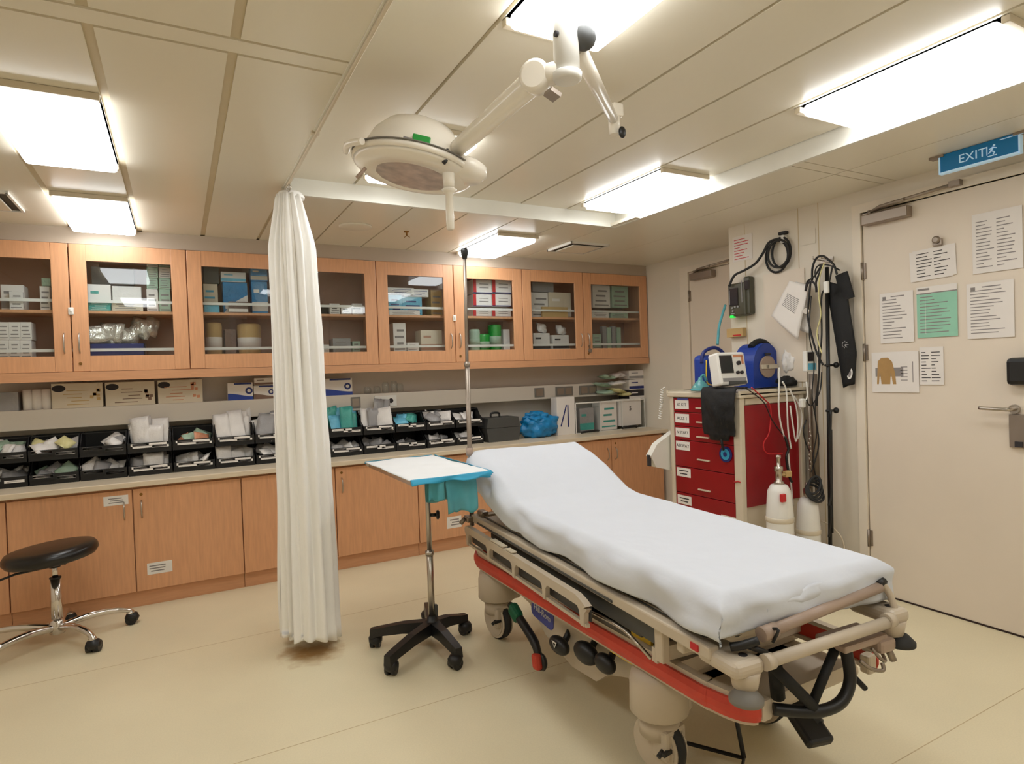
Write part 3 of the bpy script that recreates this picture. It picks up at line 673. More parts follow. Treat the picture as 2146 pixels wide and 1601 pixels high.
for ci in range(13):
    for row in range(2):
        spec = (bot, top)[row][ci]; cx = BX_0+BW*(ci+.5); z0 = CZ+BH*row
        if ci == 12 and row == 1: pass
        t = bp if first else copy_tree(bp); first = False
        t.location = (cx, BYF, z0)
        lvl = 'upper' if row else 'lower'; where = 'in the %s row, %s from the left' % (lvl, ordn[ci])
        t['label'] = 'black open-fronted storage bin %s' % where; t['category'] = 'bin'; t['group'] = 'black stacked storage bins on the worktop'
        mts, cnt, hf, ls = spec
        # printed strips on the lip
        X = onwall('back', (cx, BYF-.0062, z0+BH*.31))
        b = MB(); q = []
        if ls == 1: q = [(0, 0, .19, .028)]
        elif ls == 2: q = [(-.055, .006, .10, .015), (.06, -.008, .095, .015)]
        else: q = [(.01, 0, .062, .026)]
        for (xx, yy, a, h_) in q:
            R_ = Matrix.Rotation(random.uniform(-.03, .03), 4, 'Z')
            b.box((xx, yy, .001), (a, h_, .001), 0, X=X @ R_); b.box((xx, yy, .0017), (a*.7, h_*.16, .0006), 1, X=X @ R_)
        o = b.obj('bin_label', ['tape', 'ink']); inv = Matrix.Translation((cx, BYF, z0)).inverted()
        o.data.transform(inv); o.parent = t
        cnt = int(cnt*1.35)
        for k in range(cnt):
            m = mts[k % len(mts)] if ci != 2 or row else ('wrapw' if k else 'wrapg')
            xx = -.085+.17*((k*.618+.2*ci) % 1) if not (ci == 2 and row) else .02+.06*random.random()
            yy = .045+.15*k/cnt
            hh = BH*hf*random.uniform(.75, 1.1)
            if ls == 1 and ci in (3, 5) or hf > 1.2:
                sz = (random.uniform(.09, .13), hh*1.1, .03); rot = (1.35+random.uniform(-.15, .15), random.uniform(-.2, .2), random.uniform(-.4, .4)); zz = hh*.55
            else:
                sz = (random.uniform(.07, .12), random.uniform(.06, .10), .026); rot = (random.uniform(.5, 1.3), random.uniform(-.6, .6), random.uniform(-.9, .9)); zz = max(.035, hh*.55)
            c = Vector((cx+max(-.068, min(.068, xx)), BYF+yy, z0+.008+zz))
            packet(c, sz, rot, m, '%s wrapped packet in the black bin %s' % (CN[m], where), '%s packets, %s' % (CN[m], where), seed=ci*7+k+row*.5)

# ------------------------------------------------------------------ right end of the worktop
# grey tool box
p0, p1 = P(1022, 925, 2, CZ), P(1090, 921, 2, CZ); x0, x1 = p0.x, p1.x; y0 = min(p0.y, 4.62)
x0, x1, y0 = 2.235, 2.56, 4.58
t = T('tool_box', 'dark grey plastic case with a carrying handle between bins and blue bag', 'tool box', ((x0+x1)/2, y0+.1, CZ))
b = MB(); b.prism([(x0+.02, 0), (x1-.02, 0), (x1, .115), (x0, .115)], 0, .2, X=Matrix(((1, 0, 0, 0), (0, 0, 1, y0), (0, 1, 0, CZ), (0, 0, 0, 1)))); b.obj('body', 'dgrey', t)
b = MB(); b.prism([(x0, .118), (x1, .118), (x1-.02, .20), (x0+.02, .20)], 0, .2, X=Matrix(((1, 0, 0, 0), (0, 0, 1, y0), (0, 1, 0, CZ), (0, 0, 0, 1)))); b.obj('lid', 'dgrey', t)
xm = (x0+x1)/2-.03
MB().tube(smoothpath([(xm-.04, y0+.1, CZ+.198), (xm-.035, y0+.1, CZ+.235), (xm+.035, y0+.1, CZ+.235), (xm+.04, y0+.1, CZ+.198)], 4), .009).obj('handle', 'black', t)
# blue plastic bag
def blob(c, r, m, name, label, cat, seed=0, amp=.3, sc_=2.2, flat=True, n=32, parent=None):
    bb = bmesh.new(); bmesh.ops.create_icosphere(bb, subdivisions=4, radius=1)
    for v in bb.verts:
        k = 1+amp*noise.fractal(v.co*sc_+Vector((seed, seed*2, 0)), .9, 2., 4)
        v.co = Vector((v.co.x*r[0], v.co.y*r[1], v.co.z*r[2]))*k
        if flat and v.co.z < -r[2]*.7: v.co.z = -r[2]*.7
    o = MB().bm(bb, 0, True, Matrix.Translation(Vector(c))).obj(name, m, parent, label=label, cat=cat, origin=None if parent else c); return o
blob((2.80, 4.67, CZ+.087), (.185, .10, .12), 'bagblue', 'plastic_bag', 'crumpled bright blue plastic bag on the worktop beside the grey case', 'bag', 3, .35)
blob((2.76, 4.66, CZ+.175), (.12, .07, .055), 'bagblue', 'bag_bundle', 'loose tied top of blue plastic lying on the blue bag', 'bag', 9, .45, flat=False)
def stand_box(px0, px1, pyt, label, mats, yf, dep=.10, style='lines', name='carton', cat='box'):
    return carton(px0, px1, pyt, CZ, label, mats, yf=yf, dep=dep, style=style, name=name, cat=cat)
o = stand_box(1166, 1204, 832, 'white box with dark blue crossed strokes right of the blue bag', ('paper', 'ink'), 4.62, .10, style=None)
p = P(1185, 872, 1, 4.618)
b = MB(); X = onwall('back', (p.x, 4.619, p.z))
for (a, c) in (((-.05, -.09), (.015, .10)), ((.03, -.10), (.03, .10))):
    L = math.hypot(c[0]-a[0], c[1]-a[1]); an = math.atan2(c[1]-a[1], c[0]-a[0])
    b.box((L/2, 0, .0), (L, .012, .001), 0, X=X @ Matrix.Translation((a[0], a[1], 0)) @ Matrix.Rotation(an, 4, 'Z'))
b2 = b.obj('printed_mark', 'navy'); b2.data.transform(Matrix.Translation(-Vector(o.location))); b2.parent = o
# clear dispenser rack holding glove boxes
xr0, xr1 = P(1208, 905, 1, 4.62).x, P(1352, 895, 1, 4.62).x
t = T('glove_dispenser', 'clear acrylic dispenser rack with three bays at the worktop corner', 'dispenser', ((xr0+xr1)/2, 4.7, CZ))
b = MB(); zt = CZ+.27
b.b2((xr0, 4.62, CZ), (xr1, 4.82, CZ+.005)).b2((xr0, 4.62, zt), (xr1, 4.82, zt+.005)).b2((xr0, 4.82, CZ), (xr1, 4.824, zt))
for f in (0, .34, .66, 1): b.b2((xr0+(xr1-xr0)*f-.002, 4.62, CZ), (xr0+(xr1-xr0)*f+.002, 4.82, zt))
b.obj('rack_body', 'clear', t)
b = MB()
for (pp, qq) in (((xr0, 4.62, CZ), (xr1, 4.622, CZ+.006)), ((xr0, 4.618, zt), (xr1, 4.622, zt+.012))): b.b2(pp, qq)
for f in (0, .34, .66, 1): b.b2((xr0+(xr1-xr0)*f-.004, 4.618, CZ), (xr0+(xr1-xr0)*f+.004, 4.622, zt))
b.obj('rack_edge', 'white', t, label='pale front edges')
carton(1214, 1244, 855, CZ+.006, 'grey and teal box in the left bay of the clear dispenser', ('wrapg', 'wrapt'), yf=4.66, dep=.12, style='band')
carton(1256, 1292, 842, CZ+.006, 'white box with teal print in the middle bay of the dispenser', ('paper', 'wrapt'), yf=4.65, dep=.12, style='lines')
o = carton(1298, 1343, 836, CZ+.03, 'white box marked 5 in the right bay of the dispenser', ('paper', 'inkd'), yf=4.64, dep=.12)
p = P(1321, 856, 1, 4.6385)
b = MB().text('5', .06, onwall('back', (p.x, 4.6385, p.z)), 0).obj('printed_number', 'inkd'); b.data.transform(Matrix.Translation(-Vector(o.location))); b.parent = o
p = P(1322, 898, 1, 4.60)
MB().tube(smoothpath([(p.x-.085, 4.63, CZ+.008), (p.x-.07, 4.60, CZ+.022), (p.x+.07, 4.60, CZ+.022), (p.x+.085, 4.63, CZ+.008)], 4), .010).obj('black_clip', 'black', label='black curved clip in front of the box marked 5', cat='clip')
p = P(1235, 900, 1, 4.58)
MB().tube(smoothpath([(p.x-.08, 4.60, CZ+.010), (p.x-.04, 4.575, CZ+.016), (p.x+.09, 4.575, CZ+.016), (p.x+.11, 4.60, CZ+.010)], 4), .010).obj('black_clip', 'black', label='black curved clip below the left bay of the dispenser', cat='clip')
# pile of clear packs and boxes on top of the rack
for k, (px, py, sx, mm) in enumerate(((1268, 822, .16, 'wrapm'), (1290, 818, .17, 'wrapy'), (1262, 806, .15, 'wrapm'), (1290, 803, .17, 'wrapw'), (1272, 790, .15, 'wrapm'), (1293, 786, .15, 'wrapw'), (1308, 826, .12, 'wrapy'))):
    p = P(px, py, 1, 4.70); p.z = max(p.z, zt+.024)
    packet(p, (sx, .13, .035), (random.uniform(-.1, .2), random.uniform(-.2, .2), random.uniform(-.6, .6)), mm, '%s clear-wrapped pack in the heap on top of the dispenser' % CN[mm], '%s packs on the dispenser' % CN[mm], seed=k*2.2)
for k, (t_, b_, ms) in enumerate(((817, 830, ('inkd', 'paper')), (795, 816, ('paper', 'navy')), (776, 794, ('paper', 'wrapg')))):
    carton(1318, 1357, t_, None if k else zt+.006, ['dark flat box at the bottom of the stack at the worktop corner', 'white box with a purple end in the middle of the corner stack', 'white box on top of the stack at the worktop corner'][k], ms, yf=4.66, dep=.16, style='band', pyb=b_ if k else None)
#@@END
#@@MID
# ------------------------------------------------------------------ curtain and its rail
b = MB(); b.b2((.510, YF, ZC-.016), (.522, 3.40, ZC-.004), bev=.003)
for yy in (-.3, .6, 1.5, 2.5, 3.3): b.box((.512, yy, ZC-.006), (.03, .02, .012))
b.obj('curtain_rail', 'cream', label='thin metal curtain rail along the edge of the raised ceiling bay', cat='curtain rail')
t = T('privacy_curtain', 'white pleated curtain gathered into one hanging bundle', 'curtain', (.53, 3.28, .03))
zt, zb = ZC-.05, .055
def cur(a0, a1, seed, npl, rad, inner=0):
    def fn(u, v):
        z = zt+(zb-zt)*v
        th = a0+(a1-a0)*u
        grow = 1+.26*v
        spread = .052+.045*min(1, v*9)-.004*math.sin(v*5)
        pl = .013*(.5+.5*min(1, v*6))*math.sin(npl*2*PI*u+seed+.7*math.sin(v*3.1+seed)+.5*noise.noise(Vector((u*5, v*2.2, seed))))
        r = spread*grow*rad+pl*1.3+.010*noise.noise(Vector((u*9, v*5, seed+4)))
        hem = .03*math.sin(u*5+1.1)*(v > .985)
        cx = .520+.012*v+.008*math.sin(v*2.6); cy = 3.27
        return Vector((cx+r*math.cos(th)*.95, cy+r*math.sin(th)*1.2, z+hem))
    return fn
b = MB(); b.sheetgrid(cur(-2.9, 3.0, 0, 15, 1), 220, 90, 0, .003)
b.obj('cloth', 'curtain', t)
b = MB(); b.sheetgrid(cur(-2.2, .6, 2, 6, 1.18), 100, 60, 0, .003)
b.obj('overlapping_fold', 'curtain', t)
b = MB(); b.lathe([(.055, 0), (.07, -.02), (.068, -.03)], (.535, 3.27, zt+.02), n=20)
b.obj('header', 'curtain', t)
b = MB()
for k in range(7):
    yy = 3.17+.035*k; b.tube([(.516+.004*(k % 2), yy, ZC-.012), (.519, yy+.003, zt+.005)], .0025, n=6)
    b.tube([(.516+.008*math.cos(a), yy, ZC-.030+.010*math.sin(a)) for a in [i*PI/5 for i in range(10)]], .002, n=5, closed=True)
b.obj('hook', 'steel', t, kind='stuff')

# ------------------------------------------------------------------ tray stand with blue pads
hx, hy = 1.075, 2.905
t = T('tray_stand', 'steel instrument tray stand on a black five-armed wheeled base', 'stand', (hx, hy, 0))
b = MB(); b.cyl((hx, hy, .10), (hx, hy, .48), .0165).cyl((hx, hy, .46), (hx, hy, .87), .0125).cyl((hx, hy, .455), (hx, hy, .475), .022)
b.obj('pole', 'steel', t)
b = MB(); b.cyl((hx+.012, hy-.005, .655), (hx+.035, hy-.016, .655), .009).lathe([(.004, 0), (.022, .003), (.024, .012), (.015, .018)], (hx+.035, hy-.016, .655), n=14, axis=(.9, -.4, 0))
b.obj('height_knob', 'black', t)
b = MB().lathe([(.05, .07), (.055, .085), (.05, .115), (.03, .13), (.02, .15)], (hx, hy, 0), n=24); b.obj('hub', 'black', t)
b = MB().b2((hx+.012, hy-.01, .13), (hx+.03, hy+.01, .20), bev=.004); b.obj('column_clip', 'dgrey', t)
ends = [(.812, 3.03), (.792, 2.71), (1.085, 2.615), (1.262, 2.945), (1.16, 3.20)]
for (ex, ey) in ends:
    d = Vector((ex-hx, ey-hy, 0)); L = d.length; d.normalize(); s_ = Vector((-d.y, d.x, 0))
    b = MB(); vs = []
    for (tt, wd, z0, z1) in ((.02, .030, .070, .126), (L*.5, .025, .074, .122), (L-.02, .023, .066, .104), (L+.018, .020, .050, .098)):
        c = Vector((hx, hy, 0))+d*tt
        vs += [c-s_*wd+Vector((0, 0, z0)), c+s_*wd+Vector((0, 0, z0)), c+s_*wd*.8+Vector((0, 0, z1)), c-s_*wd*.8+Vector((0, 0, z1))]
    fs = []
    for k in range(3):
        for j in range(4): fs.append([k*4+j, k*4+(j+1) % 4, k*4+4+(j+1) % 4, k*4+4+j])
    fs += [[3, 2, 1, 0], [12, 13, 14, 15]]
    leg = b.add(vs, fs).obj('leg', 'black', t)
    c = Vector((hx, hy, 0))+d*(L-.002); b = MB(); fwd = Vector((math.cos(ex*9), math.sin(ex*9), 0)); sd = Vector((-fwd.y, fwd.x, 0))
    b.cyl(c+Vector((0, 0, .03)), c+Vector((0, 0, .075)), .008)
    wc = c+fwd*.014+Vector((0, 0, .027))
    for q in (-1, 1): b.cyl(wc+sd*.006*q, wc+sd*.024*q, .0275, n=20)
    b.lathe([(.0, -.022), (.024, -.02), (.034, -.005), (.035, .012), (.027, .024), (0, .030)], wc+Vector((0, 0, .010)), n=14)
    b.obj('caster', 'black', leg)
# tray: shallow steel pan carried on a side frame
tx0, tx1, ty0, ty1, tz = .90, 1.232, 2.64, 3.33, .885
b = MB(); b.b2((tx0, ty0, tz-.022), (tx1, ty1, tz-.020))
rim = [(tx0, ty0), (tx1, ty0), (tx1, ty1), (tx0, ty1)]
for (a, c) in zip(rim, rim[1:]+rim[:1]):
    b.b2((min(a[0], c[0])-.001, min(a[1], c[1])-.001, tz-.022), (max(a[0], c[0])+.001, max(a[1], c[1])+.001, tz))
b.tube([(x, y, tz) for x, y in rim], .005, n=8, closed=True); b.obj('tray', 'steel', t)
b = MB()
b.tube(smoothpath([(hx, hy, .865), (hx-.05, hy, .864), (tx0+.03, ty0+.1, .861), (tx0+.03, ty1-.05, .858)], 5), .006)
b.tube(smoothpath([(hx, hy, .865), (hx+.05, hy, .864), (tx1-.03, ty0+.1, .861), (tx1-.03, ty1-.05, .858)], 5), .006)
b.tube([(tx0+.03, ty1-.05, .858), (tx1-.03, ty1-.05, .858)], .006).tube([(tx0+.03, ty0+.06, .860), (tx1-.03, ty0+.06, .860)], .006)
b.obj('tray_support', 'steel', t)
MB().ball((tx0-.004, ty1-.0, tz-.004), .014).obj('corner_bead', 'steel', t)
# absorbent pad: white top, blue edge, hanging teal underside
def padfn(off, wav):
    def fn(u, v):
        x = tx0-.02+(tx1-tx0+.06)*u; y = ty0-.04+(ty1-ty0+.04)*v
        z = tz+.006+off+wav*noise.noise(Vector((u*3, v*4, 1)))
        if u > .9 and v < .25: z += .004*(u-.9)/.1
        z -= .015*max(0, (v-.93)/.07)*0
        return Vector((x, y, z))
    return fn
t2 = T('absorbent_pad', 'white absorbent pad with blue edges lying on the instrument tray', 'pad', ((tx0+tx1)/2, (ty0+ty1)/2, tz))
MB().sheetgrid(padfn(.004, .006), 24, 30, 0, .004).obj('pad_top', 'padw', t2)
b = MB()
def edge(p, q, drop, seed, mi=0, out=(0, 0, 0), bl=.4):
    def fn(u, v):
        c = Vector(p).lerp(Vector(q), u); w_ = math.sin(u*9+seed)*.010+.012*noise.noise(Vector((u*6, seed, v)))
        dz = drop*(bl+(1-bl)*(.5+.5*noise.noise(Vector((u*3.3+seed, 0, seed)))))
        return c+Vector((out[0]*(.01+w_*v+.012*v), out[1]*(.01+w_*v+.012*v), -dz*v+.005))
    return fn
b.sheetgrid(edge((tx0-.02, ty0-.04, tz+.006), (tx1+.04, ty0-.04, tz+.006), .046, 1, out=(0, -1, 0), bl=.1), 40, 6, 0, .003)
b.sheetgrid(edge((tx1+.04, ty0-.04, tz+.006), (tx1+.04, ty1, tz+.006), .022, 3, out=(1, 0, 0)), 30, 6, 0, .003)
b.sheetgrid(edge((tx0-.02, ty1, tz+.006), (tx1+.04, ty1, tz+.006), .02, 5, out=(0, 1, 0)), 30, 6, 0, .003)
b.tube(smoothpath([(tx1-.10, ty0-.055, tz-.008), (tx1-.02, ty0-.065, tz-.004), (tx1+.05, ty0-.05, tz+.004)], 5), [.004]*6+[.009, .013, .015, .013, .006], n=10)
b.obj('blue_edge', 'padb', t2, label='bright blue folded edge')
b = MB()
b.sheetgrid(edge((.985, 2.64, tz-.012), (1.045, 2.60, tz-.012), .10, 2, out=(-.5, -1, 0), bl=.8), 14, 10, 0, .002)
b.sheetgrid(edge((1.05, 2.62, tz-.012), (1.215, 2.64, tz-.012), .18, 7, out=(.2, -1, 0), bl=.75), 24, 12, 0, .002)
b.sheetgrid(edge((1.00, 2.75, tz-.024), (1.18, 2.72, tz-.024), .12, 4, out=(.2, -1, 0), bl=.8), 24, 12, 0, .002)
b.obj('hanging_flap', 'padt', t2, label='thin teal backing hanging below the tray')
b = MB().sheetgrid(edge((1.17, 2.66, tz-.012), (1.25, 2.86, tz-.012), .12, 8, out=(1, 0, 0), bl=.5), 14, 10, 0, .002)
b.obj('pale_flap', 'padw', t2)

# ------------------------------------------------------------------ stool
sx, sy = -.615, 4.03
t = T('wheeled_stool', 'black round padded stool on a chrome five-star wheeled base', 'stool', (sx, sy, 0))
X = Matrix.Translation((sx-.012, sy, .472)) @ Matrix.Rotation(math.radians(-4), 4, 'Y')
b = MB(); R_ = .212
b.lathe([(.0, -.028), (R_*.80, -.028), (R_*.93, -.020), (R_, .002), (R_*.985, .022), (R_*.93, .038), (R_*.7, .045), (0, .046)], n=48, X=X)
b.obj('seat', 'vinyl', t)
b = MB(); b.box((sx-.01, sy, .435), (.14, .14, .02), bev=.004).cyl((sx, sy, .405), (sx, sy, .437), .026); b.obj('seat_plate', 'black', t)
MB().tube([(sx-.02, sy-.02, .415), (sx-.16, sy-.03, .405), (sx-.24, sy-.05, .385)], .006).obj('height_lever', 'black', t)
b = MB(); b.cyl((sx, sy, .33), (sx, sy, .44), .014); b.obj('gas_piston', 'chrome', t)
MB().cyl((sx, sy, .345), (sx, sy, .352), .027).obj('collar', 'black', t)
b = MB(); b.cyl((sx, sy, .09), (sx, sy, .345), .0255, n=24); b.obj('column', 'chrome', t)
b = MB().lathe([(.02, .05), (.036, .055), (.040, .09), (.034, .12), (.026, .13)], (sx, sy, 0), n=24); b.obj('hub', 'chrome', t)
for (ex, ey) in ((-.295, 4.11), (-.44, 3.80), (-.86, 3.80), (-.98, 4.12), (-.60, 4.30)):
    d = Vector((ex-sx, ey-sy, 0)); L = d.length; d.normalize(); s_ = Vector((-d.y, d.x, 0))
    b = MB(); c0 = Vector((sx, sy, 0))
    b.tube(smoothpath([c0+d*.02+Vector((0, 0, .085)), c0+d*L*.45+Vector((0, 0, .105)), c0+d*L*.8+Vector((0, 0, .098)), c0+d*L+Vector((0, 0, .075)), c0+d*(L+.004)+Vector((0, 0, .058))], 5), [.019]*6+[.017]*6+[.015]*5+[.019]*4, n=12)
    leg = b.obj('leg', 'chrome', t)
    wc = c0+d*(L+.012)+Vector((0, 0, .028)); a = Vector((math.cos(ey*5+ex), math.sin(ey*5+ex), 0)); b = MB()
    for q in (-1, 1): b.cyl(wc+a*.004*q, wc+a*.030*q, .0285, n=20)
    b.lathe([(0, -.02), (.030, -.014), (.037, .004), (.028, .026), (0, .032)], wc+Vector((0, 0, .004)), n=14)
    b.obj('caster', 'black', leg)

# ------------------------------------------------------------------ surgical lamp on the ceiling
px_, py_ = 1.03, 1.40
pc = P(1187, 120, 1, 1.42); lx, ly = pc.x, 1.42; zb_ = P(1187, 170, 1, 1.42).z
LC = P(868, 352, 1, 2.12)           # centre of the lamp head rim
t = T('surgical_lamp', 'white dome-shaped surgical lamp on a jointed arm hanging from the ceiling', 'lamp', (lx, ly, ZB))
b = MB(); b.cyl((lx, ly, zb_+.02), (lx, ly, ZB-.001), .036, n=28).lathe([(.034, 0), (.04, .004), (.042, .02), (.036, .024)], (lx, ly, zb_+.0), n=28)
b.lathe([(.05, 0), (.05, -.012), (.04, -.03)], (lx, ly, ZB), n=28)
b.obj('ceiling_post', 'white', t)
b = MB(); k = P(1205, 64, 1, ly-.04); b.ball((lx+.048, ly-.02, k.z), (.034, .034, .034)); b.obj('joint_cap', 'dgrey', t)
b = MB(); k = P(1166, 76, 1, ly); b.cyl((lx-.042, ly-.01, k.z), (lx-.034, ly-.01, k.z), .008); b.obj('screw_cap', 'inkd', t)
e0 = Vector((lx-.045, ly+.05, zb_+.03)); RC = P(950, 318, 1, 1.98)
b = MB(); b.cyl(e0+Vector((.045, -.05, 0)), e0+Vector((-.01, .02, 0)), .03, n=20); b.lathe([(.034, -.03), (.045, -.02), (.045, .02), (.034, .03)], e0+Vector((-.012, .02, 0)), n=24, axis=(.7, .6, .1))
b.obj('elbow', 'lampw', t)
b = MB(); b.box((0, 0, 0), (.034, .04, .012), X=Matrix.Translation(P(1158, 198, 1, 1.44)) @ Matrix.Rotation(.4, 4, 'Y')); b.obj('elbow_plate', 'satin', t)
# spring arm, fairly thick
b = MB(); b.tube([e0+Vector((-.01, .02, .01)), e0.lerp(RC, .12)+Vector((0, 0, .006)), e0.lerp(RC, .9), RC], [.034, .036, .029, .027], n=16)
b.obj('spring_arm', 'lampw', t)
# head: dome, tilted a little
tilt = Matrix.Rotation(math.radians(10), 4, FWD) @ Matrix.Rotation(math.radians(-3), 4, RGT)
HX = Matrix.Translation(LC) @ tilt; RH = .205
b = MB(); b.lathe([(RH*1.06, -.012), (RH*1.09, -.002), (RH*1.06, .010), (RH*.93, .016), (RH*.88, .055), (RH*.78, .100), (RH*.60, .140), (RH*.34, .165), (0, .174)], n=56, X=HX)
hd = b.obj('dome', 'lampw', t)
b = MB(); b.lathe([(RH*1.05, -.012), (RH*1.0, -.022), (RH*.88, -.031), (RH*.66, -.036), (RH*.64, -.032)], n=56, X=HX); b.obj('bezel', 'lampw', t)
b = MB(); b.lathe([(RH*.655, -.034), (RH*.60, -.012), (RH*.4, .02), (0, .04)], n=14, X=HX, sm=False); b.obj('reflector', 'reflector', t)
b = MB(); b.lathe([(RH*1.085, .010), (RH*1.095, .013), (RH*1.0, .0165)], n=56, X=HX); b.obj('rim_gasket', 'greyp', t)
g_ = P(842, 306, 1, 1.93)
b = MB(); a0 = math.radians(-104)
Y = HX @ Matrix.Rotation(a0, 4, 'Z')
b.box((RH*.955, 0, .027), (.012, .060, .032), 0, bev=.004, X=Y); b.obj('green_tag', 'green', t, label='green tag on the dome')
b = MB(); b.box((RH*.97, -.044, .020), (.006, .03, .008), 0, X=Y); b.obj('dark_label', 'ink', t)
# clear sterile housing on the right side and grip handle below
b = MB(); Y = HX @ Matrix.Rotation(math.radians(-38), 4, 'Z')
b.lathe([(.010, -.03), (.06, -.028), (.082, -.004), (.078, .022), (.05, .04), (.01, .045)], (RH*.92, 0, .0), n=28, X=Y)
b.obj('side_housing', 'lampw', t)
b = MB(); k0 = P(936, 325, 1, 1.92)
b.tube(smoothpath([k0+Vector((0, 0, .02)), k0+Vector((.004, 0, -.005)), k0+Vector((-.012, 0, -.028))], 4), .0075); b.obj('black_cable', 'black', t)
gz = P(941, 395, 1, 1.93)
b = MB(); b.cyl(gz+Vector((0, 0, .05)), gz+Vector((0, 0, -.005)), .021, .018, n=20).lathe([(.02, 0), (.027, -.005), (.02, -.014), (.013, -.02), (.014, -.10), (.0135, -.135), (.010, -.14)], gz, n=20)
b.obj('sterile_handle', 'lampw', t)
k = P(748, 372, 1, 2.05)
MB().tube([k+Vector((.03, 0, .035)), k], .006).obj('side_lever', 'taupe', t)
MB().tube(smoothpath([HX @ Vector((-RH*1.15, .05, .0)), HX @ Vector((-RH*1.2, -.02, 0)), HX @ Vector((-RH*1.06, -.10, -.005))], 5), .012).obj('side_grip', 'lampw', t)
# second, slimmer arm of the post ending in a black cap
a0 = Vector((lx+.04, ly+.01, P(1208, 92, 1, ly).z)); a1 = P(1287, 252, 1, 1.86)
b = MB(); b.tube([a0, a0.lerp(a1, .3), a1], [.026, .024, .018], n=14)
o = b.obj('second_arm', 'lampw', t)
b = MB(); b.cyl(a1+Vector((0, 0, .03)), a1+Vector((0, 0, -.055)), .024, .02, n=18).box(a1+Vector((.005, 0, .035)), (.05, .05, .05), bev=.008); b.obj('second_arm_end', 'lampw', t)
k = P(1304, 277, 1, 1.82); b = MB().ball(k, (.016, .010, .022)); b.obj('end_cap', 'black', t)

# ------------------------------------------------------------------ exit sign, vents, sprinkler
ex = 3.29
t = T('exit_sign', 'blue illuminated EXIT sign hanging from the ceiling before the door', 'sign', (ex, 1.48, 2.29))
ya, yb = 1.618, 1.298; zt_, zl = 2.333, 2.258
b = MB(); b.b2((ex-.012, yb, zl-.012), (ex+.012, ya, zt_)); b.obj('panel', 'sky', t)
b = MB()
for (p, q) in (((yb, zl-.016), (ya, zl-.008)), ((yb-.004, zl-.016), (yb+.003, zt_)), ((ya-.003, zl-.016), (ya+.004, zt_))): b.b2((ex-.014, p[0], p[1]), (ex+.014, q[0], q[1]))
b.obj('white_border', 'signw', t)
X = onwall('right', (ex-.0125, (ya+yb)/2+.022, (zl+zt_)/2-.008))
b = MB().text('EXIT', .056, X, 0); b.obj('lettering', 'signw', t)
X = onwall('right', (ex-.0125, (ya+yb)/2-.058, (zl+zt_)/2-.006))
b = MB(); b.cyl((.008, .018, 0), (.008, .018, .0008), .005, X=X)
for (p, q, w_) in (((.004, .012), (-.004, -.004), .008), ((-.004, -.004), (.010, -.012), .005), ((.010, -.012), (.004, -.022), .005), ((-.004, -.004), (-.014, -.014), .005), ((.004, .010), (.018, .004), .004), ((.002, .010), (-.012, .004), .004)):
    L = math.hypot(q[0]-p[0], q[1]-p[1]); b.box((L/2, 0, .0005), (L, w_, .001), X=X @ Matrix.Translation((p[0], p[1], 0)) @ Matrix.Rotation(math.atan2(q[1]-p[1], q[0]-p[0]), 4, 'Z'))
b.box((-.020, 0, .0005), (.004, .04, .001), X=X); b.box((0, -.026, .0005), (.036, .004, .001), X=X)
for r in range(1): b.box((.08, .034, .0005), (.1, .004, .001), X=X)
b.obj('running_figure', 'signw', t)
MB().b2((ex-.02, ya-.02, ZC-.012), (ex+.02, ya+.045, ZC-.001)).obj('mount', 'satin', t); MB().b2((ex-.02, yb-.04, ZC-.012), (ex+.02, yb+.02, ZC-.001)).obj('mount', 'satin', t)
def vent(x0, x1, y0, y1, label):
    t = T('ceiling_vent', label, 'vent', ((x0+x1)/2, (y0+y1)/2, ZC)); b = MB()
    for (p, q) in (((x0, y0), (x1, y0+.012)), ((x0, y1-.012), (x1, y1)), ((x0, y0), (x0+.012, y1)), ((x1-.012, y0), (x1, y1))): b.b2((p[0], p[1], ZC-.016), (q[0], q[1], ZC+.001))
    b.obj('frame', 'white', t)
    MB().b2((x0+.05, y0+.05, ZC-.022), (x1-.05, y1-.05, ZC-.014)).obj('deflector_plate', 'ceil', t)
    MB().b2((x0+.01, y0+.01, ZC-.008), (x1-.01, y1-.01, ZC+.001)).obj('dark_slot', 'vent', t)
vent(2.66, 3.02, 3.87, 4.22, 'square white ceiling vent behind the raised bay near the last cabinets')
vent(-1.12, -.70, 3.83, 4.22, 'square ceiling vent at the left photo edge by the lights')
p = P(852, 488, 2, ZC-.01)
b = MB().lathe([(.018, 0), (.018, -.006), (.006, -.008), (.006, -.03)], (p.x, p.y, ZC), n=14)
for a in range(3): b.tube([(p.x, p.y, ZC-.028), (p.x+.022*math.cos(a*2.1), p.y+.022*math.sin(a*2.1), ZC-.038)], .0025, n=6)
b.obj('sprinkler', 'brass', label='small sprinkler nozzle in the ceiling above the glass cabinets', cat='sprinkler')
p = P(745, 474, 2, ZC)
MB().lathe([(.105, 0), (.105, -.006), (.095, -.010), (0, -.010)], (p.x, p.y, ZC), n=40).obj('ceiling_cover', 'ceil', label='round flat cover plate in the ceiling right of the curtain', cat='cover plate')
#@@END
#@@STR
# ------------------------------------------------------------------ the stretcher
th = math.radians(4.2); SO = Vector((1.18, 1.06, 0)); SU = Vector((math.sin(th), math.cos(th), 0)); SV = Vector((math.cos(th), -math.sin(th), 0))
def Q(l, w_, z): return SO+SU*l+SV*w_+Vector((0, 0, z))
SX = Matrix(((SV.x, SU.x, 0, SO.x), (SV.y, SU.y, 0, SO.y), (0, 0, 1, 0), (0, 0, 0, 1)))   # local (w, l, z)
SWD, SLN = .69, 1.87
t = T('hospital_stretcher', 'beige wheeled hospital stretcher with a red side bumper', 'stretcher', (1.6, 2.0, 0))
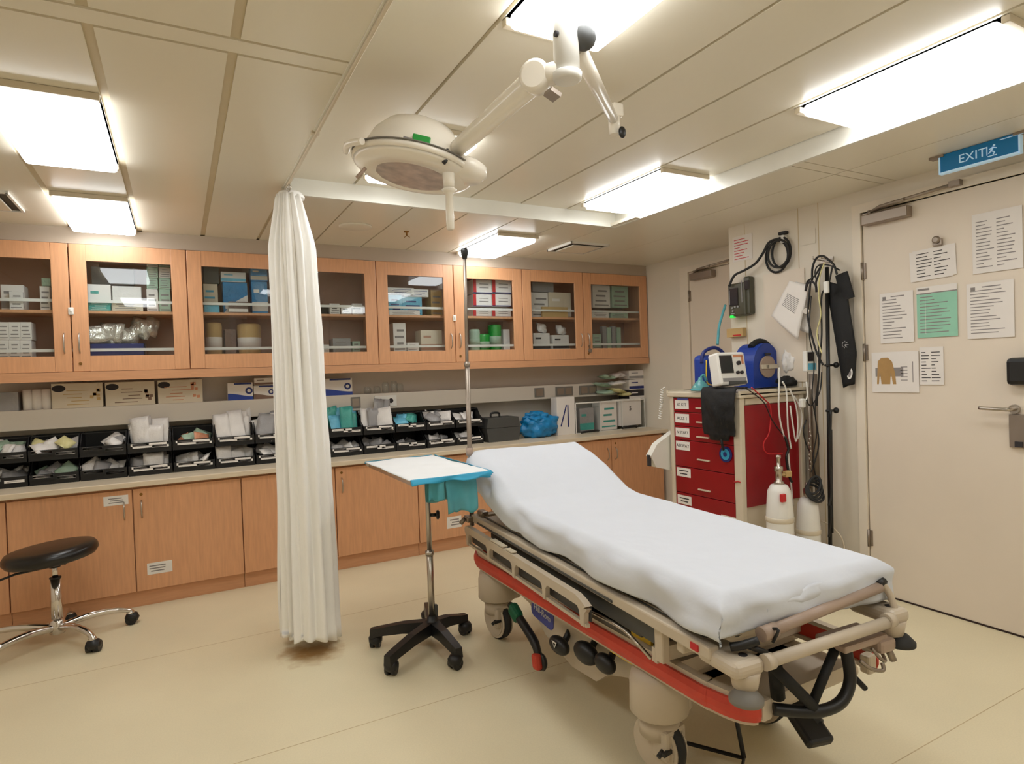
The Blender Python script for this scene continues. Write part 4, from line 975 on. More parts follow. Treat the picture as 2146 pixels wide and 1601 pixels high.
# upper frame
b = MB()
b.b2((0, .10, .585), (.035, SLN, .622), bev=.006, X=SX).b2((SWD-.035, .10, .585), (SWD, SLN, .622), bev=.006, X=SX)
b.b2((.03, .16, .60), (SWD-.03, .20, .62), X=SX).b2((.03, SLN-.05, .59), (SWD-.03, SLN-.01, .62), X=SX)
b.b2((.05, .22, .605), (SWD-.05, SLN-.1, .622), X=SX)
b.obj('frame', 'beige', t)
b = MB(); b.b2((-.004, .55, .592), (.0, SLN-.1, .600), X=SX).b2((.036, .15, .6215), (.041, SLN-.1, .6235), X=SX); b.obj('frame_groove', 'dgrey', t)
b = MB()
b.b2((.05, .42, .505), (.075, SLN-.15, .585), X=SX).b2((SWD-.075, .42, .505), (SWD-.05, SLN-.15, .585), X=SX).b2((.075, .5, .48), (SWD-.075, 1.5, .52), X=SX).b2((.05, .40, .505), (SWD-.05, .42, .585), X=SX)
b.obj('shaded_inner_frame', 'dgrey', t)  # dark grey colour stands in for the shaded void under the bed
b = MB(); b.b2((.03, .335, .47), (.06, .375, .588), bev=.006, X=SX).b2((.03, .24, .54), (SWD-.03, .27, .588), bev=.006, X=SX).b2((.04, .375, .455), (SWD-.10, .40, .50), X=SX)
b.obj('cross_bracket', 'beige', t)
# foot corner blocks with roller bumpers
for sgn, w0, mt in ((-1, .036, 'greyp'), (1, SWD-.062, 'rubber')):
    b = MB(); xx = w0+.03-(.018 if sgn > 0 else 0); ZU_ = .018 if sgn > 0 else 0
    b.box((xx-(.01 if sgn < 0 else 0), .085, .588+ZU_), (.10 if sgn < 0 else .08, .15, .045), bev=.018, X=SX, seg=3)
    b.lathe([(.022, .525), (.032, .532), (.036, .555), (.040, .575)], (0, 0, 0), n=20, X=SX @ Matrix.Translation((xx, .045, ZU_)))
    b.cyl((xx, .05, .610+ZU_), (xx, .05, .6115+ZU_), .012, mi=1, X=SX)
    c = b.obj('corner_block', ['beige', 'inkd'], t)
    b = MB().lathe([(.012, .535), (.026, .530), (.043, .512), (.043, .502), (.02, .495)], (0, 0, 0), n=26, X=SX @ Matrix.Translation((xx+.012*sgn, .03, ZU_)))
    b.obj('roller_bumper', mt, t)
    if sgn < 0: MB().box((-.0015, .155, .604), (.004, .03, .018), X=SX).obj('warning_mark', 'redp', t)
# foot bars
b = MB(); b.tube([Q(.012, .10, .598), Q(.012, SWD-.11, .606)], .0165, n=16); b.tube([Q(.012, .10, .598), Q(.012, .125, .598)], .021, n=16).tube([Q(.012, SWD-.12, .610), Q(.012, SWD-.095, .610)], .021, n=16); b.obj('foot_bar', 'beige', t)
b = MB(); b.tube([Q(.040, .125, .655), Q(.055, SWD-.085, .688)], .0155, n=16); b.tube([Q(.040, .12, .655), Q(.041, .17, .6575)], .0195, n=16); b.obj('push_bar', 'taupe', t)
b = MB(); b.tube(smoothpath([Q(.07, .045, .628), Q(.05, .065, .635), Q(.03, .10, .648)], 4), .012).tube([Q(.02, .12, .615), Q(.06, .07, .635)], .008).tube(smoothpath([Q(.025, .145, .636), Q(.01, .15, .672), Q(.03, .15, .668)], 3), .004)
b.obj('black_bracket', 'black', t); MB().tube([Q(.055, SWD-.088, .696), Q(.055, SWD-.062, .704)], .011).obj('black_bracket', 'black', t)
b = MB(); b.tube(smoothpath([Q(.03, SWD-.045, .60), Q(.045, SWD-.05, .66), Q(.055, SWD-.070, .696)], 4), .010); b.obj('bar_bracket', 'beige', t)
# black telescopic drip pole holders: V and thick U under the foot end
b = MB(); b.tube(smoothpath([Q(.10, .22, .405), Q(.06, .28, .402), Q(.035, .34, .402), Q(.03, .405, .415), Q(.035, .445, .46), Q(.05, .455, .52), Q(.06, .455, .57)], 6), .0165, n=14); b.obj('push_handle', 'black', t)
b = MB(); b.tube([Q(.07, .19, .545), Q(.045, .31, .415)], .016, n=12).tube([Q(.045, .30, .415), Q(.06, .42, .545)], .013, n=12)
b.tube([Q(.10, .23, .53), Q(.12, .26, .42)], .020, n=12); b.tube([Q(.04, .47, .46), Q(.03, .50, .425)], .008, n=10); b.obj('folded_handle', 'blackm', t)
b = MB(); b.box((.50, .07, .556), (.18, .10, .022), bev=.006, X=SX).box((.58, .05, .535), (.07, .08, .04), bev=.012, X=SX)
b.obj('under_bracket', 'taupe', t)
b = MB(); b.tube(smoothpath([Q(.03, .53, .535), Q(.01, .54, .51), Q(.01, .56, .50), Q(.03, .575, .51)], 4), .005).tube(smoothpath([Q(.03, .48, .51), Q(.01, .50, .49), Q(.0, .535, .482), Q(.005, .54, .50)], 4), .0055).tube([Q(.03, .60, .52), Q(.02, .61, .485)], .010)
b.obj('hanging_hook', 'satin', t)
b = MB(); b.box((.40, .22, .63), (.28, .11, .008), X=SX).tube([Q(.17, .16, .60), Q(.27, .45, .61)], .010); b.obj('deck_strap', 'dgrey', t)
# folded side rail on the left: top bar, pillars between windows, lower bar
def srail(w0, nm, sgn):
    b = MB(); l0, l1 = .66, SLN-.02; sp = Matrix(((0, 0, -sgn, 0), (1, 0, 0, 0), (0, 1, 0, 0), (0, 0, 0, 1)))
    Y = SX @ Matrix.Translation((w0, 0, 0)) @ sp
    zt_, zm, zb_ = .575, .540, .475
    b.prism([(l0+.02, zt_-.01), (l0+.06, zt_), (l1-.02, zt_), (l1, zt_-.012), (l1, zm+.004), (l1-.01, zm), (l0+.01, zm), (l0-.01, zm+.012)], 0, .026, X=Y)
    for k in range(5):
        l = l0+(l1-l0)*(.02+.24*k); b.prism([(l-.035, zm+.002), (l+.035, zm+.002), (l+.016, zm-.018), (l+.011, zb_), (l-.011, zb_), (l-.016, zm-.018)], .003, .022, X=Y)
    b.prism([(l0-.0, zb_), (l1, zb_), (l1, zb_+.012), (l0, zb_+.012)], .004, .018, X=Y)
    o = b.obj(nm, 'beige', t)
    b = MB(); b.prism([(l0+.02, zm-.002), (l1-.01, zm-.002), (l1-.01, zb_+.008), (l0+.02, zb_+.008)], -.016, -.010, X=Y); b.obj('rail_inner', 'dgrey', o)
    if sgn > 0:
        b = MB(); 
        for (a, c) in ((1.36, 1.50), (1.26, 1.33)): b.box((w0-.005+.022, 0, 0), (.001, .001, .001), X=SX); b.prism([(a, zt_+.003), (c, zt_+.003), (c, zt_+.008), (a, zt_+.008)], -.001, .024, X=Y)
        b.obj('rail_label', 'cream', o)
srail(-.018, 'side_rail', 1); srail(SWD+.012, 'side_rail', -1)
b = MB(); b.b2((-.03, SLN-.03, .585), (.03, SLN+.03, .615), bev=.006, X=SX).tube([Q(SLN+.01, -.03, .60), Q(SLN+.02, -.05, .575)], .012).tube([Q(SLN-.1, .03, .628), Q(SLN-.02, .05, .634)], .010)
b.box((.045, SLN-.06, .635), (.04, .07, .025), bev=.008, X=SX); b.tube([Q(SLN+.03, .0, .60), Q(SLN+.03, SWD, .60)], .014)
b.obj('head_bracket', 'satin', t)
# chrome lowering loop in the open part
xl = 1.265
b = MB(); b.tube(smoothpath([(xl, 1.90, .475), (xl-.003, 1.86, .487), (xl-.01, 1.74, .50), (xl-.012, 1.60, .50), (xl-.012, 1.53, .48), (xl+.01, 1.49, .44)], 6), .006); b.obj('release_loop', 'steel', t)
# base: cover, columns, casters
BXL, BXR, BYN, BYF_ = 1.295, 1.97, 1.15, 2.97
b = MB(); b.b2((1.47, 1.42, .235), (1.92, 2.82, .335), bev=.03); b.b2((1.42, 1.25, .30), (1.97, 2.95, .335), bev=.012)
b.b2((1.40, 1.47, .335), (1.99, 1.75, .40), bev=.03).b2((1.40, 2.5, .335), (1.99, 2.85, .40), bev=.03)
b.obj('base_cover', 'beige', t)
b = MB()
for yy in (1.72, 2.5): b.cyl((1.70, yy, .33), (1.70, yy, .60), .062, n=28).cyl((1.70, yy, .33), (1.70, yy, .46), .078, n=28)
b.obj('lift_column', 'beige', t)
# skirt under the bumper between the wheels (carries the badge)
b = MB(); Y = Matrix(((0, 0, 1, 0), (1, 0, 0, 0), (0, 1, 0, 0), (0, 0, 0, 1)))
b.prism([(2.70, .34), (2.70, .30), (2.50, .27), (2.36, .17), (2.15, .11), (1.98, .12), (1.90, .18), (1.78, .22), (1.66, .16), (1.60, .20), (1.60, .34)], 1.41, 1.46, X=Y)
b.obj('base_skirt', 'beige', t)
b = MB()
for x_, sg in ((BXL, 1), (BXR, -1)):
    out = []
    for (yy, dx) in ((BYN+.004, .072), (BYN+.012, .052), (BYN+.045, .026), (BYN+.12, .007), (BYN+.3, 0), (BYF_-.3, 0), (BYF_-.12, .010), (BYF_-.04, .05), (BYF_, .12)): out.append(Vector((x_+dx*sg, yy, 0)))
    path = smoothpath(out, 6)
    for (z0, z1, off, mi) in ((.375, .430, 0, 0), (.430, .444, .010, 1), (.362, .375, .010, 1)):
        vs = []; fs = []
        for i, p in enumerate(path):
            a = path[max(i-1, 0)]; c = path[min(i+1, len(path)-1)]; d = (c-a).normalized(); nn = Vector((-d.y, d.x, 0))*(1 if sg > 0 else -1)
            o_ = p-nn*off*1
            o_ = p-nn*off; i_ = o_-nn*.028
            bul = nn*.006 if mi == 0 else Vector()
            vs += [o_+Vector((0, 0, z0)), o_+bul+Vector((0, 0, (z0*2+z1)/3)), o_+bul+Vector((0, 0, (z0+2*z1)/3)), o_+Vector((0, 0, z1)), i_+Vector((0, 0, z1)), i_+Vector((0, 0, z0))]
        for i in range(len(path)-1):
            for j in range(6): fs.append([i*6+j, i*6+(j+1) % 6, i*6+6+(j+1) % 6, i*6+6+j])
        fs += [list(range(6))[::-1], [len(vs)-6+j for j in range(6)]]
        b.add(vs, fs, mi, False)
b.obj('bumper', ['bumper', 'beige'], t, label='long red bumper strip along both sides of the base')
for x_, sg in ((BXL, 1), (BXR, -1)):
    MB().box((x_+.094*sg, BYN+.014, .403), (.042, .034, .060), bev=.008).obj('bumper_end', 'beige', t)
for (p_, q_) in (((BXL+.13, BYN+.03, .38), (BXR-.13, BYN+.07, .41)), ((BXL+.12, BYF_-.06, .38), (BXR-.12, BYF_-.02, .42)), ((BXL+.03, 1.45, .385), (BXR-.03, 1.75, .425)), ((BXL+.03, 2.4, .385), (BXR-.03, 2.8, .425))):
    MB().b2(p_, q_).obj('bumper_crossbar', 'beige', t)
for (cx, cy, rot) in ((1.375, 1.575, .15), (1.395, 2.80, .1), (1.90, 1.60, .2), (1.93, 2.84, -.1)):
    b = MB()
    b.lathe([(.088, .205), (.098, .215), (.096, .31), (.088, .345), (.05, .362), (0, .364)], (cx, cy, 0), n=32)
    b.box((cx+(.06 if cx < 1.7 else -.06), cy+.02, .25), (.12, .13, .12), bev=.02)
    c = b.obj('caster_housing', 'beige', t)
    Rz = Matrix.Translation((cx, cy, 0)) @ Matrix.Rotation(rot, 4, 'Z')
    b = MB(); b.cyl((0, 0, .135), (0, 0, .195), .068, n=28, X=Rz).cyl((-.028, 0, .10), (-.022, 0, .10), .092, n=36, X=Rz).cyl((.022, 0, .10), (.028, 0, .10), .092, n=36, X=Rz).box((0, -.035, .125), (.10, .07, .10), bev=.01, X=Rz)
    b.cyl((-.031, .0, .10), (-.029, 0, .10), .080, n=32, X=Rz)
    b.obj('caster_cover', 'beige', c)
    b = MB(); b.lathe([(.02, -.02), (.085, -.02), (.098, -.012), (.0985, .012), (.085, .02), (.02, .02)], (0, 0, .0985), n=36, axis=(1, 0, 0), X=Rz)
    b.obj('wheel', 'rubber', c)
    b = MB(); b.tube([Rz @ Vector((-.07, -.05, .10)), Rz @ Vector((-.04, -.05, .115))], .008).box((0, 0, 0), (.04, .012, .012), X=Rz @ Matrix.Translation((-.05, -.07, .115))); b.obj('wheel_brake', 'black', c)
# pedals on the left side
XP = 1.36
pp = [P(1070, 1268, 0, XP+.03), P(1085, 1290, 0, XP), P(1105, 1320, 0, XP-.01), P(1122, 1350, 0, XP-.015), P(1130, 1385, 0, XP-.02), P(1130, 1400, 0, XP-.02)]
b = MB(); b.tube(smoothpath(pp, 5), [.016]*6+[.020]*10+[.018]*10, n=12); ped = b.obj('brake_pedal_arm', 'black', t)
b = MB(); b.box((0, 0, 0), (.045, .085, .060), bev=.016, X=Matrix.Translation(pp[1]+Vector((-.006, .01, .012))) @ Matrix.Rotation(.5, 4, 'X')); b.obj('green_pedal_end', 'dgreen', ped, label='green pedal end')
b = MB(); b.box((0, 0, 0), (.034, .050, .070), bev=.014, X=Matrix.Translation(pp[4]+Vector((-.012, 0, 0))) @ Matrix.Rotation(-.2, 4, 'X')); b.obj('red_pedal_end', 'bumper', ped, label='red pedal end')
MB().lathe([(.0, -.014), (.030, -.012), (.040, 0), (.030, .012), (0, .014)], pp[4]+Vector((.012, 0, -.006)), n=20, axis=(1, 0, 0)).obj('pedal_pad', 'black', ped)
k1, k2, k3 = P(1172, 1352, 0, 1.35), P(1228, 1368, 0, 1.35), P(1268, 1390, 0, 1.34)
for (c, r, nm) in ((k1, (.03, .065, .036), 'pump_pedal'), (k2, (.035, .07, .042), 'pump_pedal'), (k3, (.03, .055, .035), 'pump_pedal')):
    b = MB().ball(c, r, n=18); b.tube([Vector(c)+Vector((.02, .0, .0)), Vector((c[0]+.12, c[1]+.05, c[2]+.07))], .014); o = b.obj(nm, 'black', t)
    if c is k1:
        X = onwall('right', (c[0]-.030, c[1]-.01, c[2]+.012)); b = MB()
        b.prism([(-.018, .014), (.018, .014), (.0, -.014)], 0, .001, X=X).prism([(-.010, .008), (.010, .008), (0, -.007)], .001, .0016, 1, X=X); b.obj('arrow_mark', ['white', 'blackm'], o)
ky = P(1300, 1362, 0, 1.33)
b = MB(); b.b2((1.33, ky.y-.07, ky.z-.028), (1.342, ky.y+.06, ky.z+.03)); b.obj('caution_label', 'yellow', t)
ky2 = P(1345, 1330, 0, 1.335); MB().b2((1.33, ky2.y-.05, ky2.z-.02), (1.34, ky2.y+.05, ky2.z+.02)).obj('caution_label', 'yellow', t)
X = onwall('right', (1.328, ky.y, ky.z)); b = MB()
for r in range(3): b.box((-.04+.04*r, .002, .001), (.022, .016, .001), X=X @ Matrix.Rotation(.5*r, 4, 'Z'))
b.obj('caution_print', 'redp', t)
# foot pedal at the near end
b = MB(); b.tube([Q(.42, .50, .30), Q(.20, .52, .23)], .018).box((0, 0, 0), (.09, .12, .035), bev=.01, X=Matrix.Translation(Q(.215, .49, .225)) @ Matrix.Rotation(-.25, 4, 'Z') @ Matrix.Rotation(.5, 4, 'X'))
b.obj('foot_pedal', 'black', t)
b = MB(); b.tube([(1.52, 1.60, .035), (1.62, 1.44, .035), (1.50, 1.36, .03)], .0075, n=6); b.tube([(1.62, 1.44, .035), (1.72, 1.6, .26)], .008); b.obj('steering_linkage', 'black', t)
# maker badge on the skirt
kb = P(1137, 1284, 0, 1.4095); X = onwall('right', (1.4095, kb.y, kb.z), -.12)
b = MB(); n = 10; rr = .030; out = []
for (cx, cy, a0) in ((.075-rr+.02, .030-rr+.02, 0), (-.075+rr-.02, .030-rr+.02, PI/2), (-.075+rr-.02, -.030+rr-.02, PI), (.075-rr+.02, -.030+rr-.02, 1.5*PI)):
    for k in range(n): a = a0+PI/2*k/(n-1); out.append((cx+rr*math.cos(a), cy+rr*.9*math.sin(a)))
b.prism(out, 0, .003, X=X); bd = b.obj('maker_badge', 'purple', t)
MB().text('Hill-Rom', .040, X @ Matrix.Translation((0, 0, .0032)), 0).obj('badge_lettering', 'white', bd)

# ------------------------------------------------------------------ mattress and sheet
LH = 1.36; LT = 1.86                 # hinge and head end along the bed
def topz(l):
    pts = ((-1, .762), (1.26, .758), (1.38, .772), (1.47, .812), (1.57, .862), (1.71, .914), (1.90, .960), (2.2, 1.0))
    for (a, za), (c, zc_) in zip(pts, pts[1:]):
        if l <= c:
            f = (l-a)/(c-a); f = f if a < 0 else f; return za+(zc_-za)*f
    return pts[-1][1]
m0, m1 = .056, .628               # across
b = MB(); N = 30; vs = []; fs = []
for i in range(N+1):
    l = .125+(LT-.02-.125)*i/N; z1 = topz(l)-.012; z0 = z1-.095 if l < LH-.1 else z1-.10
    z0 = max(z0, .624); 
    for (w_, z) in ((m0+.01, z0), (m1-.01, z0), (m1-.01, z1), (m0+.01, z1)): vs.append(Q(l, w_, z))
for i in range(N):
    for j in range(4): fs.append([i*4+j, i*4+(j+1) % 4, i*4+4+(j+1) % 4, i*4+4+j])
fs += [[3, 2, 1, 0], [N*4+j for j in range(4)]]
b.add(vs, fs).obj('mattress', 'greyp', label='thin mattress under the white sheet on the stretcher', cat='mattress')
def sheetfn(u, v):
    hl, hw = .125, .135                 # hang lengths at foot and sides
    L = LT-.105; l_ = -hl+(L+hl+.10)*u; w_ = -hw+(m1-m0+2*hw)*v + m0
    l = max(.105, min(LT, l_+.105)); wv = max(m0, min(m1, w_))
    ol = max(0., -l_); oh = max(0., l_+.105-LT); ow = max(0., m0-w_, w_-m1)
    sl = 1 if w_ < m0 else -1
    z = topz(l)
    r = .028
    def fold(o, r): # returns (outward, down)
        a = min(o/r, PI/2); return r*math.sin(a), r*(1-math.cos(a))+max(0, o-r*PI/2)
    fo, fd = fold(ol, r); ho, hd_ = fold(oh, r); wo, wd = fold(ow, r)
    down = max(fd, hd_, wd)
    if fd > 0 and wd > 0: down = min((fd**3+wd**3)**(1/3), .135)
    nz = noise.fractal(Vector((l*3.1, wv*4.2, .3)), .9, 2.1, 4)
    side = min(1, down/.03)
    wr = .0045*nz*(1-side)
    if ol > 0: wr += 0; ow_f = .012*noise.noise(Vector((wv*11, down*20, 4)))+.010*noise.noise(Vector((wv*5, down*8, 7)))
    else: ow_f = 0
    # long slanting creases near the hinge and the folds
    cr = .006*math.exp(-((l-LH+.02)/.10)**2)*noise.noise(Vector((l*9, wv*5, 2)))
    dent = .034*math.exp(-((l-1.60)/.045)**2-((down-.045)/.022)**2) if sl > 0 and wd > 0 else 0
    # loose gathered billows down the side
    ph = l*13+2*noise.noise(Vector((l*3, 5, 1))); bl = (0.014*math.sin(ph)+.024*noise.noise(Vector((l*6.5, wv*7, down*14))))*side
    sw = (.004 + bl*.9 + .014*math.sin(min(PI, down/.12*PI)))*side
    hem = .016*noise.noise(Vector((l*5, wv*5, 9)))
    if down > .06: down += hem*(down-.06)/.06
    out_w = (wo + (sw if wd > 0 else 0) - dent)*sl; out_l = fo+((sw*.7+ow_f*side) if fd > 0 else 0)
    zz = z-down+wr+cr
    # keep the hem resting on the frame
    zz = max(zz, .628+.004*nz) if l < LH else max(zz, .628+(z-.762)*.45)
    # at the raised part the sheet slumps further out at the left
    if l > LH-.05 and wd > 0 and sl > 0:
        k = min(1, (l-LH+.05)/.3); out_w += .03*k*side; zz -= .035*k*side*min(1, wd/.08)
    return Q(l-out_l+ho*.9, wv-out_w, zz)
b = MB().sheetgrid(sheetfn, 230, 110, 0, .003)
def foldfn(u, v):                       # turned-back hem lying on the foot end
    w_ = .16+.34*u; up = .028*(.45+.55*abs(math.sin(u*7.5+.4)))*math.sin(PI*min(1, max(0, u*1.02)))**.4
    return Q(.105-.042-.010*math.sin(v*PI)-.004*noise.noise(Vector((u*9, v*3, 1))), w_, .758-.070+(.022+up)*v+.006)
b.sheetgrid(foldfn, 60, 8, 0, .003)
b.obj('bed_sheet', 'sheet', label='white sheet spread over the raised-head stretcher mattress', cat='sheet')
# drip pole fixed at the stretcher head
xp, yp = 1.325, 2.93
t = T('drip_pole', 'tall thin steel drip pole with a black tip at the stretcher head', 'pole', (xp, yp, .56))
b = MB(); b.cyl((xp, yp, .56), (xp+.004, yp, 1.42), .0125).cyl((xp+.004, yp, 1.40), (xp+.012, yp, 1.97), .0085).cyl((xp+.004, yp, 1.395), (xp+.004, yp, 1.415), .016); b.obj('tube', 'satin', t)
b = MB(); b.lathe([(.010, -.03), (.017, -.01), (.020, .01), (.016, .026), (0, .03)], (xp+.012, yp, 1.985), n=18); b.obj('tip', 'black', t)
b = MB(); b.cyl((xp, yp, .93), (xp, yp, .97), .018); b.obj('collar', 'taupe', t)
#@@END
#@@CART
# ------------------------------------------------------------------ red emergency cart
CX0, CX1, CY0, CY1, CZT = 2.89, 3.47, 2.525, 3.115, 1.196
t = T('emergency_cart', 'red drawer cart with a cream frame between the stretcher and the wall', 'cart', ((CX0+CX1)/2, (CY0+CY1)/2, 0))
b = MB(); b.b2((CX0+.03, CY0+.03, .12), (CX1-.01, CY1-.02, 1.15)); b.obj('body', 'cream', t)
b = MB(); pw = .055
for (x_, y_) in ((CX0, CY0), (CX0, CY1-.035), (CX1-.04, CY0), (CX1-.04, CY1-.035)): b.b2((x_, y_, .10), (x_+(.04), y_+(pw if y_ == CY0 else .035), 1.16), bev=.006)
b.b2((CX0+.01, CY0+.005, .10), (CX1, CY1-.01, .17))
b.obj('corner_posts', 'cream', t)
b = MB(); b.b2((CX0-.012, CY0-.012, 1.155), (CX1+.012, CY1+.012, CZT-.006), bev=.008); b.b2((CX0-.012, CY0-.012, 1.175), (CX1+.012, CY0, CZT+.004)).b2((CX0-.012, CY1, 1.175), (CX1+.012, CY1+.012, CZT+.004)); b.obj('top', 'cream', t)
b = MB(); b.b2((CX0+.06, CY0+.018, .50), (CX1-.04, CY0+.03, 1.11)); b.obj('side_panel', 'red', t)
b = MB(); b.b2((CX0+.06, CY0+.012, 1.115), (CX1-.03, CY0+.03, 1.15)); b.obj('side_rail', 'cream', t)
zs = []
dr = [(820, 866), (867, 897), (898, 927), (928, 985), (986, 1042), (1043, 1100)]
Pz = lambda py: P(1478, py, 0, CX0).z
tops = [1.15]+[Pz(y) for y in (866.5, 897.5, 927.5, 985.5, 1042.5)]+[.19]
labs = {0: ['IO KIT'], 1: ['ACLS 1'], 2: ['IV START'], 3: ['AIRWAY']}
dy0, dy1 = CY0+.058, CY1-.037
for k in range(6):
    z1, z0 = tops[k]-.002, tops[k+1]+.002
    d = MB().b2((CX0+.004, dy0, z0), (CX0+.03, dy1, z1), bev=.003).obj('drawer', 'red', t)
    zc = (z0+z1)/2; hz = zc+.0 if k else Pz(855)
    hz = [Pz(856), Pz(886), Pz(917), Pz(965), Pz(1028), .33][k]
    b = MB(); b.b2((CX0-.006, dy0+.19, hz-.004), (CX0+.006, dy0+.29, hz+.004)); b.obj('handle', 'cream', d)
    lz = [Pz(850), Pz(880), Pz(911), Pz(940), Pz(998), Pz(1058)][k]
    X = onwall('right', (CX0+.0035, dy1-.075, lz)); b = MB(); b.box((0, 0, .0006), (.125, .058, .0012), 0, X=X)
    if k in labs: b.text(labs[k][0], .030 if len(labs[k][0]) < 7 else .026, X @ Matrix.Translation((0, -.001, .0014)), 1)
    else:
        for r in range(2): b.box((0, .010-.020*r, .0014), (.085-.02*r, .007, .0006), 1, X=X)
    b.obj('drawer_label', ['tape', 'inkd'], d)
X = onwall('right', (CX0+.0035, dy0+.05, Pz(1080)))
b = MB(); b.box((0, 0, .0006), (.12, .06, .0012), 0, X=X); b.box((0, .01, .0014), (.09, .007, .0006), 1, X=X); b.box((0, -.01, .0014), (.06, .007, .0006), 1, X=X); b.obj('drawer_label', ['tape', 'inkd'], t)
k_ = P(1438, 832, 0, CX0)
b = MB(); b.box((0, 0, .0006), (.10, .022, .001), 0, X=onwall('right', (CX0+.0035, dy1-.085, 1.137))); b.obj('maker_plate', 'purple', t)
p = P(1521, 952, 0, CX0)
b = MB(); X = onwall('right', (CX0+.002, p.y, p.z)); b.cyl((0, 0, 0), (0, 0, .006), .048, n=28, X=X).cyl((0, 0, .006), (0, 0, .008), .034, n=24, mi=1, X=X).cyl((0, 0, .008), (0, 0, .010), .014, n=20, mi=0, X=X)
b.obj('blue_disc', ['navy', 'padb'], label='round blue disc magnet on the fourth drawer of the red cart', cat='disc')
for (x_, y_) in ((CX0+.05, CY0+.05), (CX0+.05, CY1-.05), (CX1-.05, CY0+.05), (CX1-.05, CY1-.05)):
    b = MB(); b.cyl((x_-.015, y_, .05), (x_+.015, y_, .05), .05, n=24).b2((x_-.022, y_-.02, .05), (x_+.022, y_+.02, .105)); b.obj('caster', 'rubber', t)
# red seal tag
p = P(1548, 1010, 0, CX0)
b = MB(); b.tube([(CX0-.004, p.y+.03, p.z-.005), (CX0-.006, p.y, p.z+.004), (CX0-.004, p.y-.015, p.z)], .004); b.obj('seal_tag', 'redp', label='small red plastic seal at the cart corner post', cat='seal')
# grey document wedge on the far side, white coil cord
b = MB(); w_ = [P(a_, c_, 1, 3.16) for a_, c_ in ((1408, 903), (1408, 986), (1370, 978), (1359, 955), (1372, 930))]
b.prism([(v.x, v.z) for v in w_], 0, .05, X=Matrix(((1, 0, 0, 0), (0, 0, 1, 3.135), (0, 1, 0, 0), (0, 0, 0, 1)))); o = b.obj('side_bin', 'soffit', t, label='slanted pale grey side bin')
b = MB(); v = P(1361, 965, 1, 3.16); b.box((v.x-.002, 3.16, v.z), (.010, .03, .075)); b.obj('dark_slot', 'inkd', o)
c0 = P(1388, 815, 1, 3.16); c1 = P(1383, 878, 1, 3.16)
b = MB(); b.tube([c0.lerp(c1, k/90)+Vector((.010*math.cos(k*.9), .010*math.sin(k*.9), 0)) for k in range(91)], .003, n=6); b.tube([c0+Vector((.012, -.015, .012)), c0], .004)
b.obj('coiled_cord', 'white', t, label='white coiled cord')

# ---- things on the cart
TZ = CZT+.001
# monitor with screen
mx = P(1536, 775, 1, 2.62)
t = T('heart_monitor', 'white portable heart monitor with a dark screen on the red cart', 'monitor', (mx.x, 2.68, TZ))
zc = mx.z; w_ = .205; h_ = .20
Y = Matrix.Translation((mx.x, 2.62, TZ+.115)) @ Matrix.Rotation(math.radians(-12), 4, 'X') @ onwall('back', (0, 0, 0))
Y = Matrix.Translation((mx.x, 2.62, TZ+.138)) @ Matrix.Rotation(math.radians(-8), 4, 'Z') @ Matrix.Rotation(math.radians(-10), 4, 'X') @ onwall('back', (0, 0, 0))
b = MB(); b.box((0, 0, -.045), (w_, h_, .09), bev=.012, X=Y); b.obj('body', 'white', t)
b = MB(); b.box((-.044, .025, .001), (.092, .108, .004), X=Y); b.obj('screen', 'screen', t)
b = MB()
for (xx, yy, rr) in ((.044, .03, .013), (.028, -.028, .010), (.058, -.028, .010)): b.cyl((xx, yy, 0), (xx, yy, .012), rr, n=16, X=Y)
b.obj('knob', 'inkd', t)
b = MB(); b.box((.048, .075, .001), (.07, .014, .003), 0, X=Y); b.box((.078, .05, .0015), (.014, .05, .002), 0, X=Y); b.obj('button_strip', 'wrapo', t)
b = MB(); b.box((-.0, -.07, .001), (.17, .022, .003), 0, X=Y); b.box((.02, -.09, .0), (.13, .02, .012), 1, X=Y); b.obj('lower_trim', ['wrapg', 'dgrey'], t)
# big blue carry case with a grey disc
mx = P(1618, 775, 1, 2.70)
t = T('device_case', 'royal blue device case with a round grey lid and black strap behind the monitor', 'case', (mx.x, 2.78, TZ))
r_ = .128
Y = Matrix.Translation((mx.x, 2.74, TZ+.138)) @ onwall('back', (0, 0, 0))
b = MB(); n = 24; out = [(-r_, -.136), (r_, -.136)]+[(r_*math.cos(PI*k/n), .0+.155*math.sin(PI*k/n)) for k in range(n+1)]
b.prism(out, -.16, 0, X=Y); b.obj('body', 'blue', t)
b = MB(); b.cyl((.0, 0, 0), (.0, 0, .012), .072, n=32, X=Y).box((.01, .0, .014), (.15, .028, .008), 1, X=Y)
for q in (-.02, -.005): b.box((q, 0, .019), (.006, .022, .003), 2, X=Y)
b.cyl((0, .075, .008), (0, .09, .008), .02, mi=2, X=Y); b.obj('round_lid', ['taupe', 'cream', 'inkd'], t)
b = MB(); b.tube([Y @ Vector(((r_+.012)*math.cos(PI*k/14), .02+.15*math.sin(PI*k/14), -.06)) for k in range(1, 15)][:1]+[Y @ Vector(((r_+.008)*math.cos(PI*k/14-.1), .0+.166*math.sin(PI*k/14), -.06)) for k in range(0, 11)], .024, n=10)
b.obj('strap', 'blackm', t)
